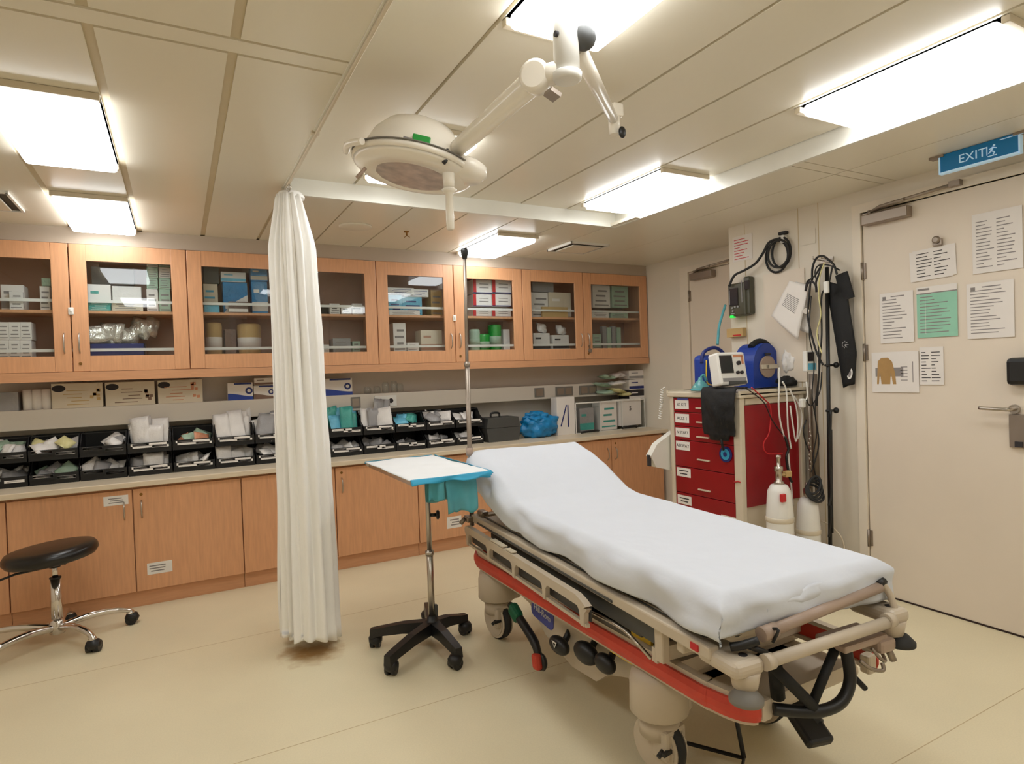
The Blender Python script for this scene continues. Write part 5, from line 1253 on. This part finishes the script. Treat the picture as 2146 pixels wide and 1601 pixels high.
# smaller blue case at the left with arched handle
mx = P(1492, 765, 1, 2.90)
t = T('blue_pouch', 'smaller blue zip pouch with an arched dark handle, left of the monitor', 'pouch', (mx.x, 2.95, TZ))
Y = Matrix.Translation((mx.x, 2.90, TZ+.115)) @ onwall('back', (0, 0, 0))
b = MB(); b.box((0, 0, -.05), (.15, .225, .10), bev=.03, X=Y, seg=3); b.obj('body', 'blue', t)
b = MB(); b.box((.025, .0, .001), (.07, .13, .005), X=Y); b.obj('pocket', 'tan', t)
b = MB(); b.tube(smoothpath([Y @ Vector((-.07, .06, -.02)), Y @ Vector((-.05, .13, -.02)), Y @ Vector((.05, .16, -.02)), Y @ Vector((.13, .12, -.02)), Y @ Vector((.14, .06, -.02))], 5), .012); b.obj('handle', 'navy', t)
b = MB(); b.box((.125, .09, -.0), (.03, .03, .02), X=Y); b.tube(smoothpath([Y @ Vector((-.055, .08, .006)), Y @ Vector((-.06, -.06, .01)), Y @ Vector((-.01, -.085, .012))], 4), .004); b.obj('yellow_clip', 'yellow', t)
# teal mask and cables on the left edge of the top
mx = P(1468, 802, 1, 2.86)
t = T('oxygen_mask', 'clear teal breathing mask lying at the left end of the cart top', 'mask', (mx.x, 2.86, TZ))
b = MB(); b.lathe([(.058, 0), (.060, .008), (.050, .03), (.030, .055), (.014, .07), (.013, .085)], (mx.x, 2.86, TZ), n=24); b.obj('shell', 'mask', t)
b = MB(); b.lathe([(.058, 0), (.064, .004), (.063, .012), (.056, .010)], (mx.x, 2.86, TZ), n=24); b.tube(smoothpath([(mx.x, 2.86, TZ+.08), (mx.x+.02, 2.85, TZ+.10), (mx.x+.03, 2.84, TZ+.06)], 4), .008); b.obj('rim', 'padt', t)
# black pouch draped over the front edge
t = T('draped_pouch', 'black cloth pouch hanging over the front edge of the cart under the monitor', 'pouch', (CX0-.02, 2.75, 1.05))
mid = P(1512, 850, 0, CX0-.02); hw_ = .135
def drape(off, th_):
    def fn(u, v):
        y = mid.y+.015+hw_*(1-2*u)*(1-.12*v)+.004*math.sin(v*9)
        s_ = v*.42
        k = .012*noise.noise(Vector((u*4, v*4, 3+off)))+.010*math.sin(u*7+v*2)
        if s_ < .08: return Vector((CX0+.07-s_*1.1-.0, y, CZT+.012+off+abs(k)*.5))
        return Vector((CX0-.028-off-.02*math.sin(min(1, (s_-.08)/.3)*PI)*1.0+k, y, CZT+.008-(s_-.08)*.80-(.03 if .25 < u < .8 else 0)*(v > .98)))
    return fn
b = MB(); b.sheetgrid(drape(0, 0), 26, 34, 0, .010); b.obj('cloth', 'blackm', t)
b = MB(); b.tube(smoothpath([(CX0-.03, mid.y+.0, .92), (CX0-.035, mid.y-.01, .88), (CX0-.02, mid.y-.005, .845)], 4), .008); b.obj('cord_end', 'blackm', t)
# white crumpled roll and small screen device at the right end of the top
mx = P(1657, 758, 1, 2.66)
blob((mx.x, 2.66, mx.z), (.055, .06, .085), 'wrapw', 'wrapped_roll', 'white crumpled wrapped roll hanging right of the blue case', 'roll', 6, .25, flat=False)
mx = P(1650, 795, 1, 2.64); blob((mx.x, 2.64, TZ+.035), (.08, .05, .038), 'blackm', 'dark_bag', 'small black bag behind the cables at the right end of the cart', 'bag', 12, .25)
mx = P(1701, 757, 1, 2.42)
t = T('pulse_monitor', 'small white handheld monitor on the pole beside the blue case', 'monitor', (mx.x, 2.42, mx.z))
Y = Matrix.Translation((mx.x, 2.42, mx.z)) @ Matrix.Rotation(-.15, 4, 'Z') @ onwall('back', (0, 0, 0))
b = MB(); b.box((0, 0, -.015), (.085, .125, .03), bev=.006, X=Y); b.obj('body', 'white', t)
b = MB(); b.box((-.006, .028, .001), (.05, .055, .003), X=Y); b.obj('screen', 'screen', t)
b = MB(); b.box((0, -.032, .001), (.06, .04, .002), X=Y); b.obj('keypad', 'wrapb', t)

# ---- cables hanging down in front of the side panel
def cable(pts, y, r, m, label, ys=None):
    q = [P(px, py, 1, (ys[i] if ys else y)) for i, (px, py) in enumerate(pts)]
    c = sum(q, Vector())/len(q)
    return MB().tube(smoothpath(q, 7), r, n=7).obj('cable', m, label=label, cat='cable', group='cables hanging at the cart', origin=tuple(c))
yc = 2.49
cable([(1633, 770), (1633, 800), (1632, 860), (1640, 905), (1650, 935), (1655, 985), (1662, 1060)], yc, .0055, 'white', 'thick white cable hanging from the top down to the gas cylinders')
cable([(1640, 800), (1648, 820), (1650, 870), (1652, 905), (1658, 940)], yc-.02, .005, 'white', 'white cable just right of the thick one at the red side panel')
cable([(1655, 815), (1668, 850), (1672, 890), (1668, 925), (1660, 880), (1656, 850)], yc-.03, .005, 'white', 'white looped cable in front of the red side panel')
cable([(1664, 830), (1678, 858), (1680, 888), (1672, 920)], yc-.01, .005, 'white', 'white cable nearest the dark poles at the red side panel')
cable([(1575, 812), (1600, 835), (1615, 855), (1612, 905), (1600, 930), (1608, 950), (1640, 950)], yc, .004, 'redp', 'thin dark red cable looping over the red side panel')
cable([(1645, 915), (1652, 940), (1648, 960), (1655, 1000), (1660, 1010)], yc-.03, .008, 'black', 'bundle of black leads above the gas cylinders')
cable([(1560, 812), (1580, 825), (1602, 845), (1618, 880), (1640, 910)], yc-.005, .0035, 'black', 'thin black lead slanting from the cart top over the red panel')
cable([(1722, 780), (1718, 820), (1700, 850), (1690, 838)], 2.40, .004, 'black', 'thin black lead from the pole to the white clip')
cable([(1690, 800), (1692, 830), (1682, 850)], 2.42, .005, 'white', 'short white lead below the small handheld monitor')
cable([(1700, 620), (1696, 700), (1706, 760), (1702, 830), (1712, 900), (1704, 960), (1712, 1010)], 2.40, .0035, 'black', 'thin black lead zigzagging down in front of the steel pole')
cable([(1714, 700), (1716, 780), (1708, 860), (1716, 930), (1700, 990)], 2.41, .004, 'rubber', 'dark grey lead swaying beside the steel pole')
cable([(1741, 860), (1739, 960), (1741, 1030), (1737, 1060)], 2.30, .008, 'black', 'thick black cord hanging along the lower part of the black pole')
cable([(1690, 880), (1684, 900), (1688, 925), (1696, 945)], 2.41, .0045, 'black', 'short black lead curling above the right gas cylinder')
MB().box(P(1681, 845, 1, 2.42), (.035, .03, .055), bev=.008).obj('plug_adapter', 'white', label='small white plug hanging beside the dark pole', cat='plug')
MB().tube(smoothpath([P(1720, 1090, 0, 3.44), P(1745, 1105, 0, 3.45), P(1765, 1130, 0, 3.46), P(1770, 1160, 0, 3.46)], 6), .005, n=7).obj('floor_hose', 'cream', label='thin cream hose curving down the wall left of the door frame', cat='hose')

# ------------------------------------------------------------------ gas cylinders
def cylinder(px, pyt, y, label, wpx, neck=True):
    c = P(px, pyt+60, 1, y); r = wpx/2*(c-CAM).dot(FWD)/FPX*.93; zt_ = P(px, pyt, 1, y).z
    t = T('gas_cylinder', label, 'gas cylinder', (c.x, y, 0), group='white gas cylinders beside the cart'); h = zt_
    b = MB(); b.lathe([(r*.9, 0), (r, .015), (r, h-.17), (r*.97, h-.14), (r*.86, h-.04), (r*.62, h-.005), (r*.45, h)], (c.x, y, 0), n=32); b.obj('body', 'white', t)
    b = MB(); b.lathe([(r*1.0, h-.215), (r*1.05, h-.212), (r*1.05, h-.202), (r*1.05, h-.190), (r*1.0, h-.186)], (c.x, y, 0), n=32); b.obj('band', 'cream', t)
    if neck:
        b = MB(); b.lathe([(r*.38, h-.002), (r*.38, h+.012), (r*.25, h+.02), (r*.25, h+.07), (r*.33, h+.075), (r*.33, h+.10), (r*.15, h+.105), (r*.14, h+.145), (r*.2, h+.15), (r*.2, h+.165), (0, h+.168)], (c.x, y, 0), n=20); b.obj('valve', 'steel', t)
    X = onwall('back', (c.x, y-r*1.001, 0)); b = MB(); hh = h-.10
    def curved(a0, a1, z0, z1, mi):
        n = 6; vs = []
        for k in range(n+1):
            a = a0+(a1-a0)*k/n; vs += [(c.x+(r+.001)*math.sin(a), y-(r+.001)*math.cos(a), z0), (c.x+(r+.001)*math.sin(a), y-(r+.001)*math.cos(a), z1)]
        b.add(vs, [[2*k, 2*k+2, 2*k+3, 2*k+1] for k in range(n)], mi, True)
    curved(-.7, .7, h-.42, h-.27, 0)
    for r_i in range(4): curved(-.5, .3+.1*(r_i % 2), h-.30-.03*r_i, h-.295-.03*r_i, 1)
    curved(-.2, -.1, h-.42, h-.385, 1)
    b.obj('printed_label', ['paper', 'ink'], t)
    return c, r, h, t
c1, r1, h1, t1 = cylinder(1634, 1014, 2.36, 'white gas cylinder with a tall steel valve, left of the two beside the cart', 58)
c2, r2, h2, t2_ = cylinder(1694, 1042, 2.37, 'white gas cylinder with coiled dark hose on top, right of the two beside the cart', 50, False)
b = MB(); b.box((c1.x-.045, 2.30, h1-.065), (.035, .02, .045), bev=.004); b.obj('red_tag', 'redp', t1)
b = MB(); b.box((c1.x+.075, 2.36, h1+.05), (.05, .03, .035), bev=.006).cyl((c1.x, 2.36, h1+.05), (c1.x+.08, 2.36, h1+.05), .008); b.obj('regulator', 'tan', t1)
b = MB()
for k in range(4):
    rr = .066-.006*k; zc_ = h2+.03+.016*k
    b.tube([(c2.x+.01+rr*math.cos(a), 2.35-.02+rr*.5*math.sin(a), zc_+.045*math.sin(a+.3*k)) for a in [i*2*PI/22 for i in range(22)]], .0075, n=8, closed=True)
b.obj('coiled_hose', 'rubber', label='dark coiled hose lying on top of the right gas cylinder', cat='hose')
b = MB().lathe([(.012, 0), (.022, .01), (.024, .05), (.012, .06), (.010, .09)], (c2.x, 2.37, h2), n=16); b.obj('valve', 'steel', t2_)

# ------------------------------------------------------------------ dark poles beside the door frame
q0, q1 = P(1733, 560, 1, 2.32), P(1737, 1072, 1, 2.32)
t = T('black_pole_stand', 'tall thin black pole stand between the cylinders and the door frame', 'stand', (q1.x, 2.32, 0))
b = MB(); b.cyl((q1.x, 2.32, .0), (q0.x, 2.32, q0.z), .011, n=12); b.obj('pole', 'black', t)
b = MB()
for (px, py, sx) in ((1748, 765, .03), (1748, 860, .034)):
    p = P(px, py, 1, 2.31); b.cyl((q1.x, 2.32, p.z), (p.x, 2.30, p.z), .007).ball((p.x+.004, 2.30, p.z), (.015, .018, .018))
b.obj('clamp_knob', 'black', t)
b = MB(); b.tube(smoothpath([(q1.x-.012, 2.30, .50), (q1.x-.006, 2.305, .40), (q1.x-.022, 2.31, .31)], 4), .006).tube(smoothpath([(q1.x+.012, 2.30, .95), (q1.x+.010, 2.305, .60), (q1.x+.014, 2.31, .33)], 4), .007); b.obj('loose_cord', 'black', t)
b = MB()
for k in range(4): a = k*PI/2+.4; b.tube([(q1.x, 2.32, .03), (q1.x+.035*math.cos(a), 2.32+.06*math.sin(a), .012)], .010)
b.obj('base', 'black', t)
q0, q1 = P(1708, 640, 1, 2.48), P(1710, 1020, 1, 2.48)
t = T('steel_pole_stand', 'dull steel pole with a thick sleeve behind the hanging cables', 'stand', (q1.x, 2.48, 0))
b = MB(); b.cyl((q1.x, 2.48, 0), (q0.x, 2.48, q0.z+.2), .012).cyl((q1.x, 2.48, .62), (q1.x, 2.48, 1.28), .026).cyl((q1.x-.045, 2.48, .5), (q1.x-.045, 2.48, 1.2), .009); b.obj('pole', 'satin', t)
b = MB(); 
for k in range(3): a = k*2.09; b.tube([(q1.x, 2.48, .03), (q1.x+.05*math.cos(a), 2.48+.05*math.sin(a), .012)], .012)
b.obj('base', 'satin', t)
b = MB()
for k in range(11): p = P(1697+2*math.sin(k*1.7), 905+8*k, 1, 2.42); b.ball(p, (.006, .006, .009), n=8)
b.obj('bead_chain', 'steel', label='thin metal bead chain hanging in front of the steel pole', cat='chain')

# ------------------------------------------------------------------ things hanging on the right wall
def wallsheet(px0, px1, py0, py1, label, cat='paper', name='notice', mats=('paper', 'ink'), rows=12, x=XR, off=.0015, extra=None, rot=0., cols=1, group=None):
    a, c = P(px0, (py0+py1)/2, 0, x), P(px1, (py0+py1)/2, 0, x); pm = (px0+px1)/2
    z1, z0 = P(pm, py0, 0, x).z, P(pm, py1, 0, x).z; W_, H_ = abs(a.y-c.y), z1-z0
    X = onwall('right', (x-off, (a.y+c.y)/2, (z0+z1)/2), rot); b = MB(); b.box((0, 0, .0005), (W_, H_, .001), 0, X=X)
    if extra: extra(b, X, W_, H_)
    rnd = random.Random(label)
    for cc in range(cols):
        x0 = -W_*.42+W_*.84*cc/cols; cw = W_*.84/cols*.92
        for r in range(rows):
            yy = H_*(.36-.76*r/max(1, rows-1)) if rows > 1 else 0
            L = cw*rnd.uniform(.35, 1); b.box((x0+L/2, yy, .0012), (L, H_*.22/rows, .0005), 1, X=X)
    return b.obj(name, list(mats), label=label, cat=cat, group=group)
def head(b, X, W_, H_):
    b.box((-W_*.36, H_*.40, .0013), (W_*.10, H_*.06, .0005), 1, X=X); b.box((W_*.04, H_*.42, .0013), (W_*.4, H_*.02, .0005), 1, X=X)
wallsheet(1845, 1915, 612, 718, 'white notice left of the green notice on the big door', rows=13, extra=head, name='paper_notice')
def ghead(b, X, W_, H_):
    b.box((0, H_*.44, .0011), (W_, H_*.12, .0004), 2, X=X); b.box((-W_*.32, H_*.45, .0014), (W_*.3, H_*.04, .0005), 1, X=X); b.box((0, H_*.37, .0014), (W_, H_*.02, .0005), 1, X=X); b.box((-W_*.28, -.03*H_, .0013), (W_*.006, H_*.8, .0004), 2, X=X)
wallsheet(1922, 2007, 598, 706, 'green printed notice with a white heading on the big door', mats=('mint', 'ink', 'paper'), rows=13, extra=ghead, name='green_notice')
wallsheet(2027, 2126, 590, 708, 'white notice with centred text right of the green notice', rows=14, extra=head, name='paper_notice')
wallsheet(2038, 2144, 440, 568, 'large white two-column notice at the top right of the door', rows=14, cols=2, name='paper_notice')
def clipx(b, X, W_, H_):
    b.box((-W_*.08, -.005, .0010), (W_*1.0, H_*1.0, .0004), 0, X=X)
p = wallsheet(1914, 2004, 518, 582, 'landscape notice held by a round clip near the top of the door', rows=8, cols=2, mats=('paper', 'inkd'), extra=clipx, name='paper_notice', rot=.03)
k = P(1967, 508, 0, XR)
b = MB(); b.box((XR-.010, k.y, k.z), (.016, .045, .04), bev=.006).lathe([(.018, 0), (.02, .01), (.012, .018)], (XR-.016, k.y, k.z+.012), n=16, axis=(-1, 0, 0)); b.obj('paper_clip', 'satin', label='round metal magnet clip holding the landscape notice', cat='clip')
def torso(b, X, W_, H_):
    Y = X @ Matrix.Translation((-W_*.21, H_*.02, .0011))
    b.prism([(-.06*W_*3, -H_*.32), (-.16*W_, H_*.1), (-.15*W_, H_*.26), (-.07*W_, H_*.34), (.07*W_, H_*.34), (.16*W_, H_*.24), (.22*W_, -H_*.05), (.24*W_, -H_*.32), (.17*W_, -H_*.32), (.13*W_, -.02*H_), (.11*W_, -H_*.32), (-.08*W_, -H_*.32), (-.11*W_, 0), (-.14*W_, -H_*.32)], 0, .0006, 2, X=Y)
    for k in range(5): b.box((W_*.20, H_*(.12-.08*k), .0012), (W_*.14, H_*.02, .0005), 1, X=X)
    b.box((W_*.38, 0, .0012), (W_*.015, H_*.5, .0005), 1, X=X)
wallsheet(1828, 1926, 737, 822, 'poster of a tan back view figure low on the door', mats=('paper', 'ink', 'skin'), rows=1, cols=1, extra=torso, name='figure_poster')
wallsheet(1928, 1978, 727, 806, 'small white table notice beside the figure poster', rows=10, cols=2, mats=('paper', 'inkd'), name='paper_notice')
wallsheet(1536, 1577, 493, 546, 'white notice with red print at the wall corner above the coiled hose', mats=('paper', 'redp'), rows=8, name='red_notice')
wallsheet(1680, 1710, 482, 512, 'blank square cover plate high on the wall right of the coiled hose', mats=('wall', 'wall'), rows=0, name='cover_plate', cat='plate', off=.004)
wallsheet(1604, 1690, 568, 800, 'large pale board on the wall behind the hanging papers', mats=('doorp', 'wall'), rows=0, name='wall_board', cat='board', off=.006)
# coiled black hose on a hook
k = P(1636, 530, 0, XR-.02)
t = T('coiled_hose', 'black hose coiled on a hook high on the wall above the cart', 'hose', (XR-.03, k.y, k.z))
b = MB()
for i in range(3):
    rr = .094-.007*i
    b.tube([(XR-.02-.012*i, k.y+(.030, -.014, 0)[i]+rr*math.cos(a)*(.9, .8, 1)[i], k.z+rr*1.10*math.sin(a)-(.018, 0, .006)[i]) for a in [j*2*PI/26 for j in range(26)]], .0075, n=8, closed=True)
b.tube(smoothpath([(XR-.045, k.y-.02, k.z+.09), (XR-.05, k.y+.06, k.z+.08), (XR-.05, k.y+.11, k.z+.02), (XR-.055, k.y+.17, k.z-.04), (XR-.07, k.y+.25, k.z-.075), (XR-.08, k.y+.33, k.z-.10), (XR-.09, k.y+.37, k.z-.17)], 7), .0085, n=8)
b.obj('hose', 'rubber', t)
b = MB(); b.box((XR-.02, k.y-.025, k.z+.085), (.04, .03, .05), bev=.006); b.obj('connector', 'white', t)
b = MB(); b.box((XR-.015, k.y-.02, k.z+.125), (.03, .06, .02), bev=.005); b.obj('hook', 'black', t)
# olive pump unit at the wall corner
k = P(1548, 628, 0, XR-.05)
t = T('suction_unit', 'dark olive wall unit with a glowing green light at the wall corner', 'suction unit', (XR-.05, k.y, k.z))
Y = onwall('right', (XR-.002, k.y, k.z))
b = MB(); b.box((0, 0, .035), (.15, .23, .07), bev=.01, X=Y).box((.075, .02, .03), (.05, .26, .055), bev=.01, X=Y); b.obj('body', 'olive', t)
b = MB(); b.box((-.02, .02, .072), (.07, .12, .006), X=Y).box((.085, .09, .06), (.03, .06, .02), X=Y); b.obj('window', 'screen', t)
b = MB()
for (xx, yy) in ((-.035, -.055), (-.01, -.05), (.015, -.05), (-.03, -.078)): b.cyl((xx, yy, .07), (xx, yy, .078), .007, n=10, X=Y)
b.box((-.03, -.095, .072), (.03, .008, .006), X=Y).box((-.055, .02, .074), (.005, .10, .004), X=Y).box((.05, .05, .072), (.004, .15, .004), X=Y); b.obj('button', 'wrapg', t)
MB().box((-.045, -.115, .06), (.03, .018, .03), bev=.004, X=Y).obj('status_light', 'grnlens', t)
k = P(1548, 697, 0, XR); b = MB(); Y = onwall('right', (XR-.002, k.y, k.z)); b.box((0, 0, .02), (.14, .06, .04), X=Y).box((.02, -.02, .041), (.07, .010, .001), 1, X=Y); b.obj('shelf_box', ['tan', 'redp'], label='small tan box with a red line under the olive wall unit', cat='box')
MB().tube(smoothpath([P(1520, 640, 1, 3.04), P(1508, 680, 1, 2.97), P(1505, 705, 1, 2.96), P(1504, 722, 1, 2.95)], 5), .009).obj('teal_hose', 'padt', label='short teal hose dropping from the olive unit to the blue pouch', cat='hose')
# white papers hanging askew
def hang(pts, x, label, m, name, cat, th_=.003, lines=0):
    q = [P(a, c, 0, x) for a, c in pts]; cen = sum(q, Vector())/4; b = MB()
    def fn(u, v):
        p = (q[0].lerp(q[1], u)).lerp(q[3].lerp(q[2], u), v); p.x -= .012*math.sin(u*PI)*math.sin(v*2.5)+.004*noise.noise(Vector((u*4, v*4, 2))); return p
    b.sheetgrid(fn, 12, 16, 0, th_)
    for r in range(lines):
        v = .30+.035*r; a_, c_ = fn(.2, v), fn(.75, v); d = Vector((-.005, 0, 0)); b.tube([a_+d, fn(.5, v)+d, c_+d], .0016, n=4, mi=1)
    return b.obj(name, [m, 'ink'], label=label, cat=cat)
hang([(1655, 588), (1695, 600), (1672, 712), (1617, 662)], XR-.10, 'white printed papers hanging askew from the wall hook', 'paper', 'hanging_papers', 'paper', lines=9)
hang([(1668, 590), (1690, 596), (1700, 700), (1672, 690)], XR-.06, 'clear white plastic sleeve hanging behind the askew papers', 'wrapw', 'plastic_sleeve', 'sleeve')
# hook, stethoscope, leads
k = P(1733, 545, 0, XR)
b = MB()
b.box((XR-.006, k.y, k.z), (.012, .09, .03)); b.tube([(XR-.01, k.y+.02, k.z), (XR-.10, k.y+.02, k.z+.004), (XR-.105, k.y+.02, k.z+.02)], .005).tube([(XR-.01, k.y-.02, k.z), (XR-.08, k.y-.02, k.z+.004), (XR-.085, k.y-.02, k.z+.02)], .005)
b.obj('wall_hook', 'steel', label='steel double hook on the wall carrying stethoscope and cuff', cat='hook')
hy_ = k.y
def hung(pts, x, r, m, name, label, cat):
    return MB().tube(smoothpath([P(a, c, 0, x) for a, c in pts], 7), r, n=8).obj(name, m, label=label, cat=cat)
hung([(1702, 588), (1703, 560), (1712, 540), (1726, 537), (1738, 546), (1748, 556), (1754, 575)], XR-.09, .0065, 'black', 'blood_pressure_hose', 'black hose arching over the wall hook to the cuff', 'hose')
t = T('stethoscope', 'black stethoscope hanging from the wall hook beside the white papers', 'stethoscope', tuple(P(1700, 600, 0, XR-.11)))
X_ = XR-.11
b = MB()
b.tube(smoothpath([P(1722, 555, 0, X_), P(1706, 580, 0, X_), P(1692, 590, 0, X_), P(1688, 610, 0, X_)], 6), .0055).tube(smoothpath([P(1724, 555, 0, X_), P(1714, 580, 0, X_), P(1710, 592, 0, X_), P(1711, 610, 0, X_)], 6), .0055)
b.tube(smoothpath([P(1699, 588, 0, X_), P(1694, 640, 0, X_), P(1693, 665, 0, X_), P(1700, 700, 0, X_), P(1712, 740, 0, X_), P(1725, 765, 0, X_)], 6), .006); b.obj('tubing', 'black', t)
b = MB(); b.tube(smoothpath([P(1688, 610, 0, X_), P(1692, 596, 0, X_), P(1700, 590, 0, X_), P(1709, 597, 0, X_), P(1711, 612, 0, X_)], 6), .0065); b.obj('ear_spring', 'inkd', t)
MB().lathe([(.018, -.006), (.022, 0), (.016, .008)], P(1690, 652, 0, X_), n=16, axis=(1, .2, 0)).obj('chest_piece', 'steel', t)
hung([(1728, 550), (1718, 580), (1716, 620), (1720, 660), (1712, 700), (1722, 740)], XR-.13, .004, 'wrapy', 'pale_tube', 'thin yellowish tube hanging among the black leads', 'tube')
hung([(1745, 556), (1735, 600), (1722, 620), (1722, 700), (1718, 760), (1712, 850)], XR-.12, .005, 'black', 'black_lead', 'thick black lead hanging from the hook past the handheld monitor', 'lead')
hung([(1760, 566), (1738, 556), (1716, 556), (1708, 570), (1712, 590)], XR-.08, .004, 'black', 'thin_lead', 'thin black lead looped on the wall hook', 'lead')
b = MB(); q = P(1732, 602, 0, XR-.14); b.box(q, (.02, .03, .07), bev=.006); b.obj('thermometer', 'white', label='small white plastic device hanging among the leads', cat='device')
# blood pressure cuff: long black strap with white marks, plus a black square on top
def cuff(u, v):
    L_ = [P(1738, 590, 0, XR-.05), P(1742, 640, 0, XR-.06), P(1752, 700, 0, XR-.06), P(1762, 760, 0, XR-.05), P(1771, 812, 0, XR-.03)]
    R2 = [P(1775, 600, 0, XR-.05), P(1780, 640, 0, XR-.06), P(1790, 700, 0, XR-.06), P(1796, 740, 0, XR-.05), P(1791, 804, 0, XR-.03)]
    s_ = v*4; i = min(3, int(s_)); f = s_-i
    p = L_[i].lerp(L_[i+1], f).lerp(R2[i].lerp(R2[i+1], f), u); p.x -= .012*math.sin(u*PI); return p
t = T('blood_pressure_cuff', 'long black blood pressure cuff hanging beside the door frame', 'cuff', tuple(P(1766, 690, 0, XR-.05)))
b = MB(); b.sheetgrid(cuff, 10, 30, 0, .012); b.obj('strap', 'blackm', t)
b = MB(); q = [P(a, c, 0, XR-.075) for a, c in ((1750, 578), (1774, 568), (1789, 622), (1763, 632))]
b.add([v for v in q]+[v+Vector((.012, 0, 0)) for v in q], [[0, 1, 2, 3], [7, 6, 5, 4], [0, 4, 5, 1], [1, 5, 6, 2], [2, 6, 7, 3], [3, 7, 4, 0]]); b.obj('flap', 'blackm', t)
b = MB(); c_ = P(1781, 783, 0, XR-.06); X = onwall('right', (c_.x, c_.y, c_.z), -.15); b.lathe([(.022, 0), (.022, .001)], X=X @ Matrix.Diagonal((.75, 1.5, 1, 1)), n=24).lathe([(.014, .001), (.014, .0015)], X=X @ Matrix.Diagonal((.6, 1.5, 1, 1)), n=20, mi=1)
b.obj('oval_mark', ['white', 'ink'], t)
c_ = P(1772, 722, 0, XR-.082); X = onwall('right', (c_.x, c_.y, c_.z), -.1); b = MB()
for a in range(7): b.box((.012*math.cos(a*.9), .020*math.sin(a*.9), .0005), (.012, .004, .001), X=X @ Matrix.Rotation(a*.9, 4, 'Z'))
b.cyl((0, -.004, 0), (0, -.004, .001), .006, X=X); b.obj('printed_mark', 'wrapg', t)
#@@END
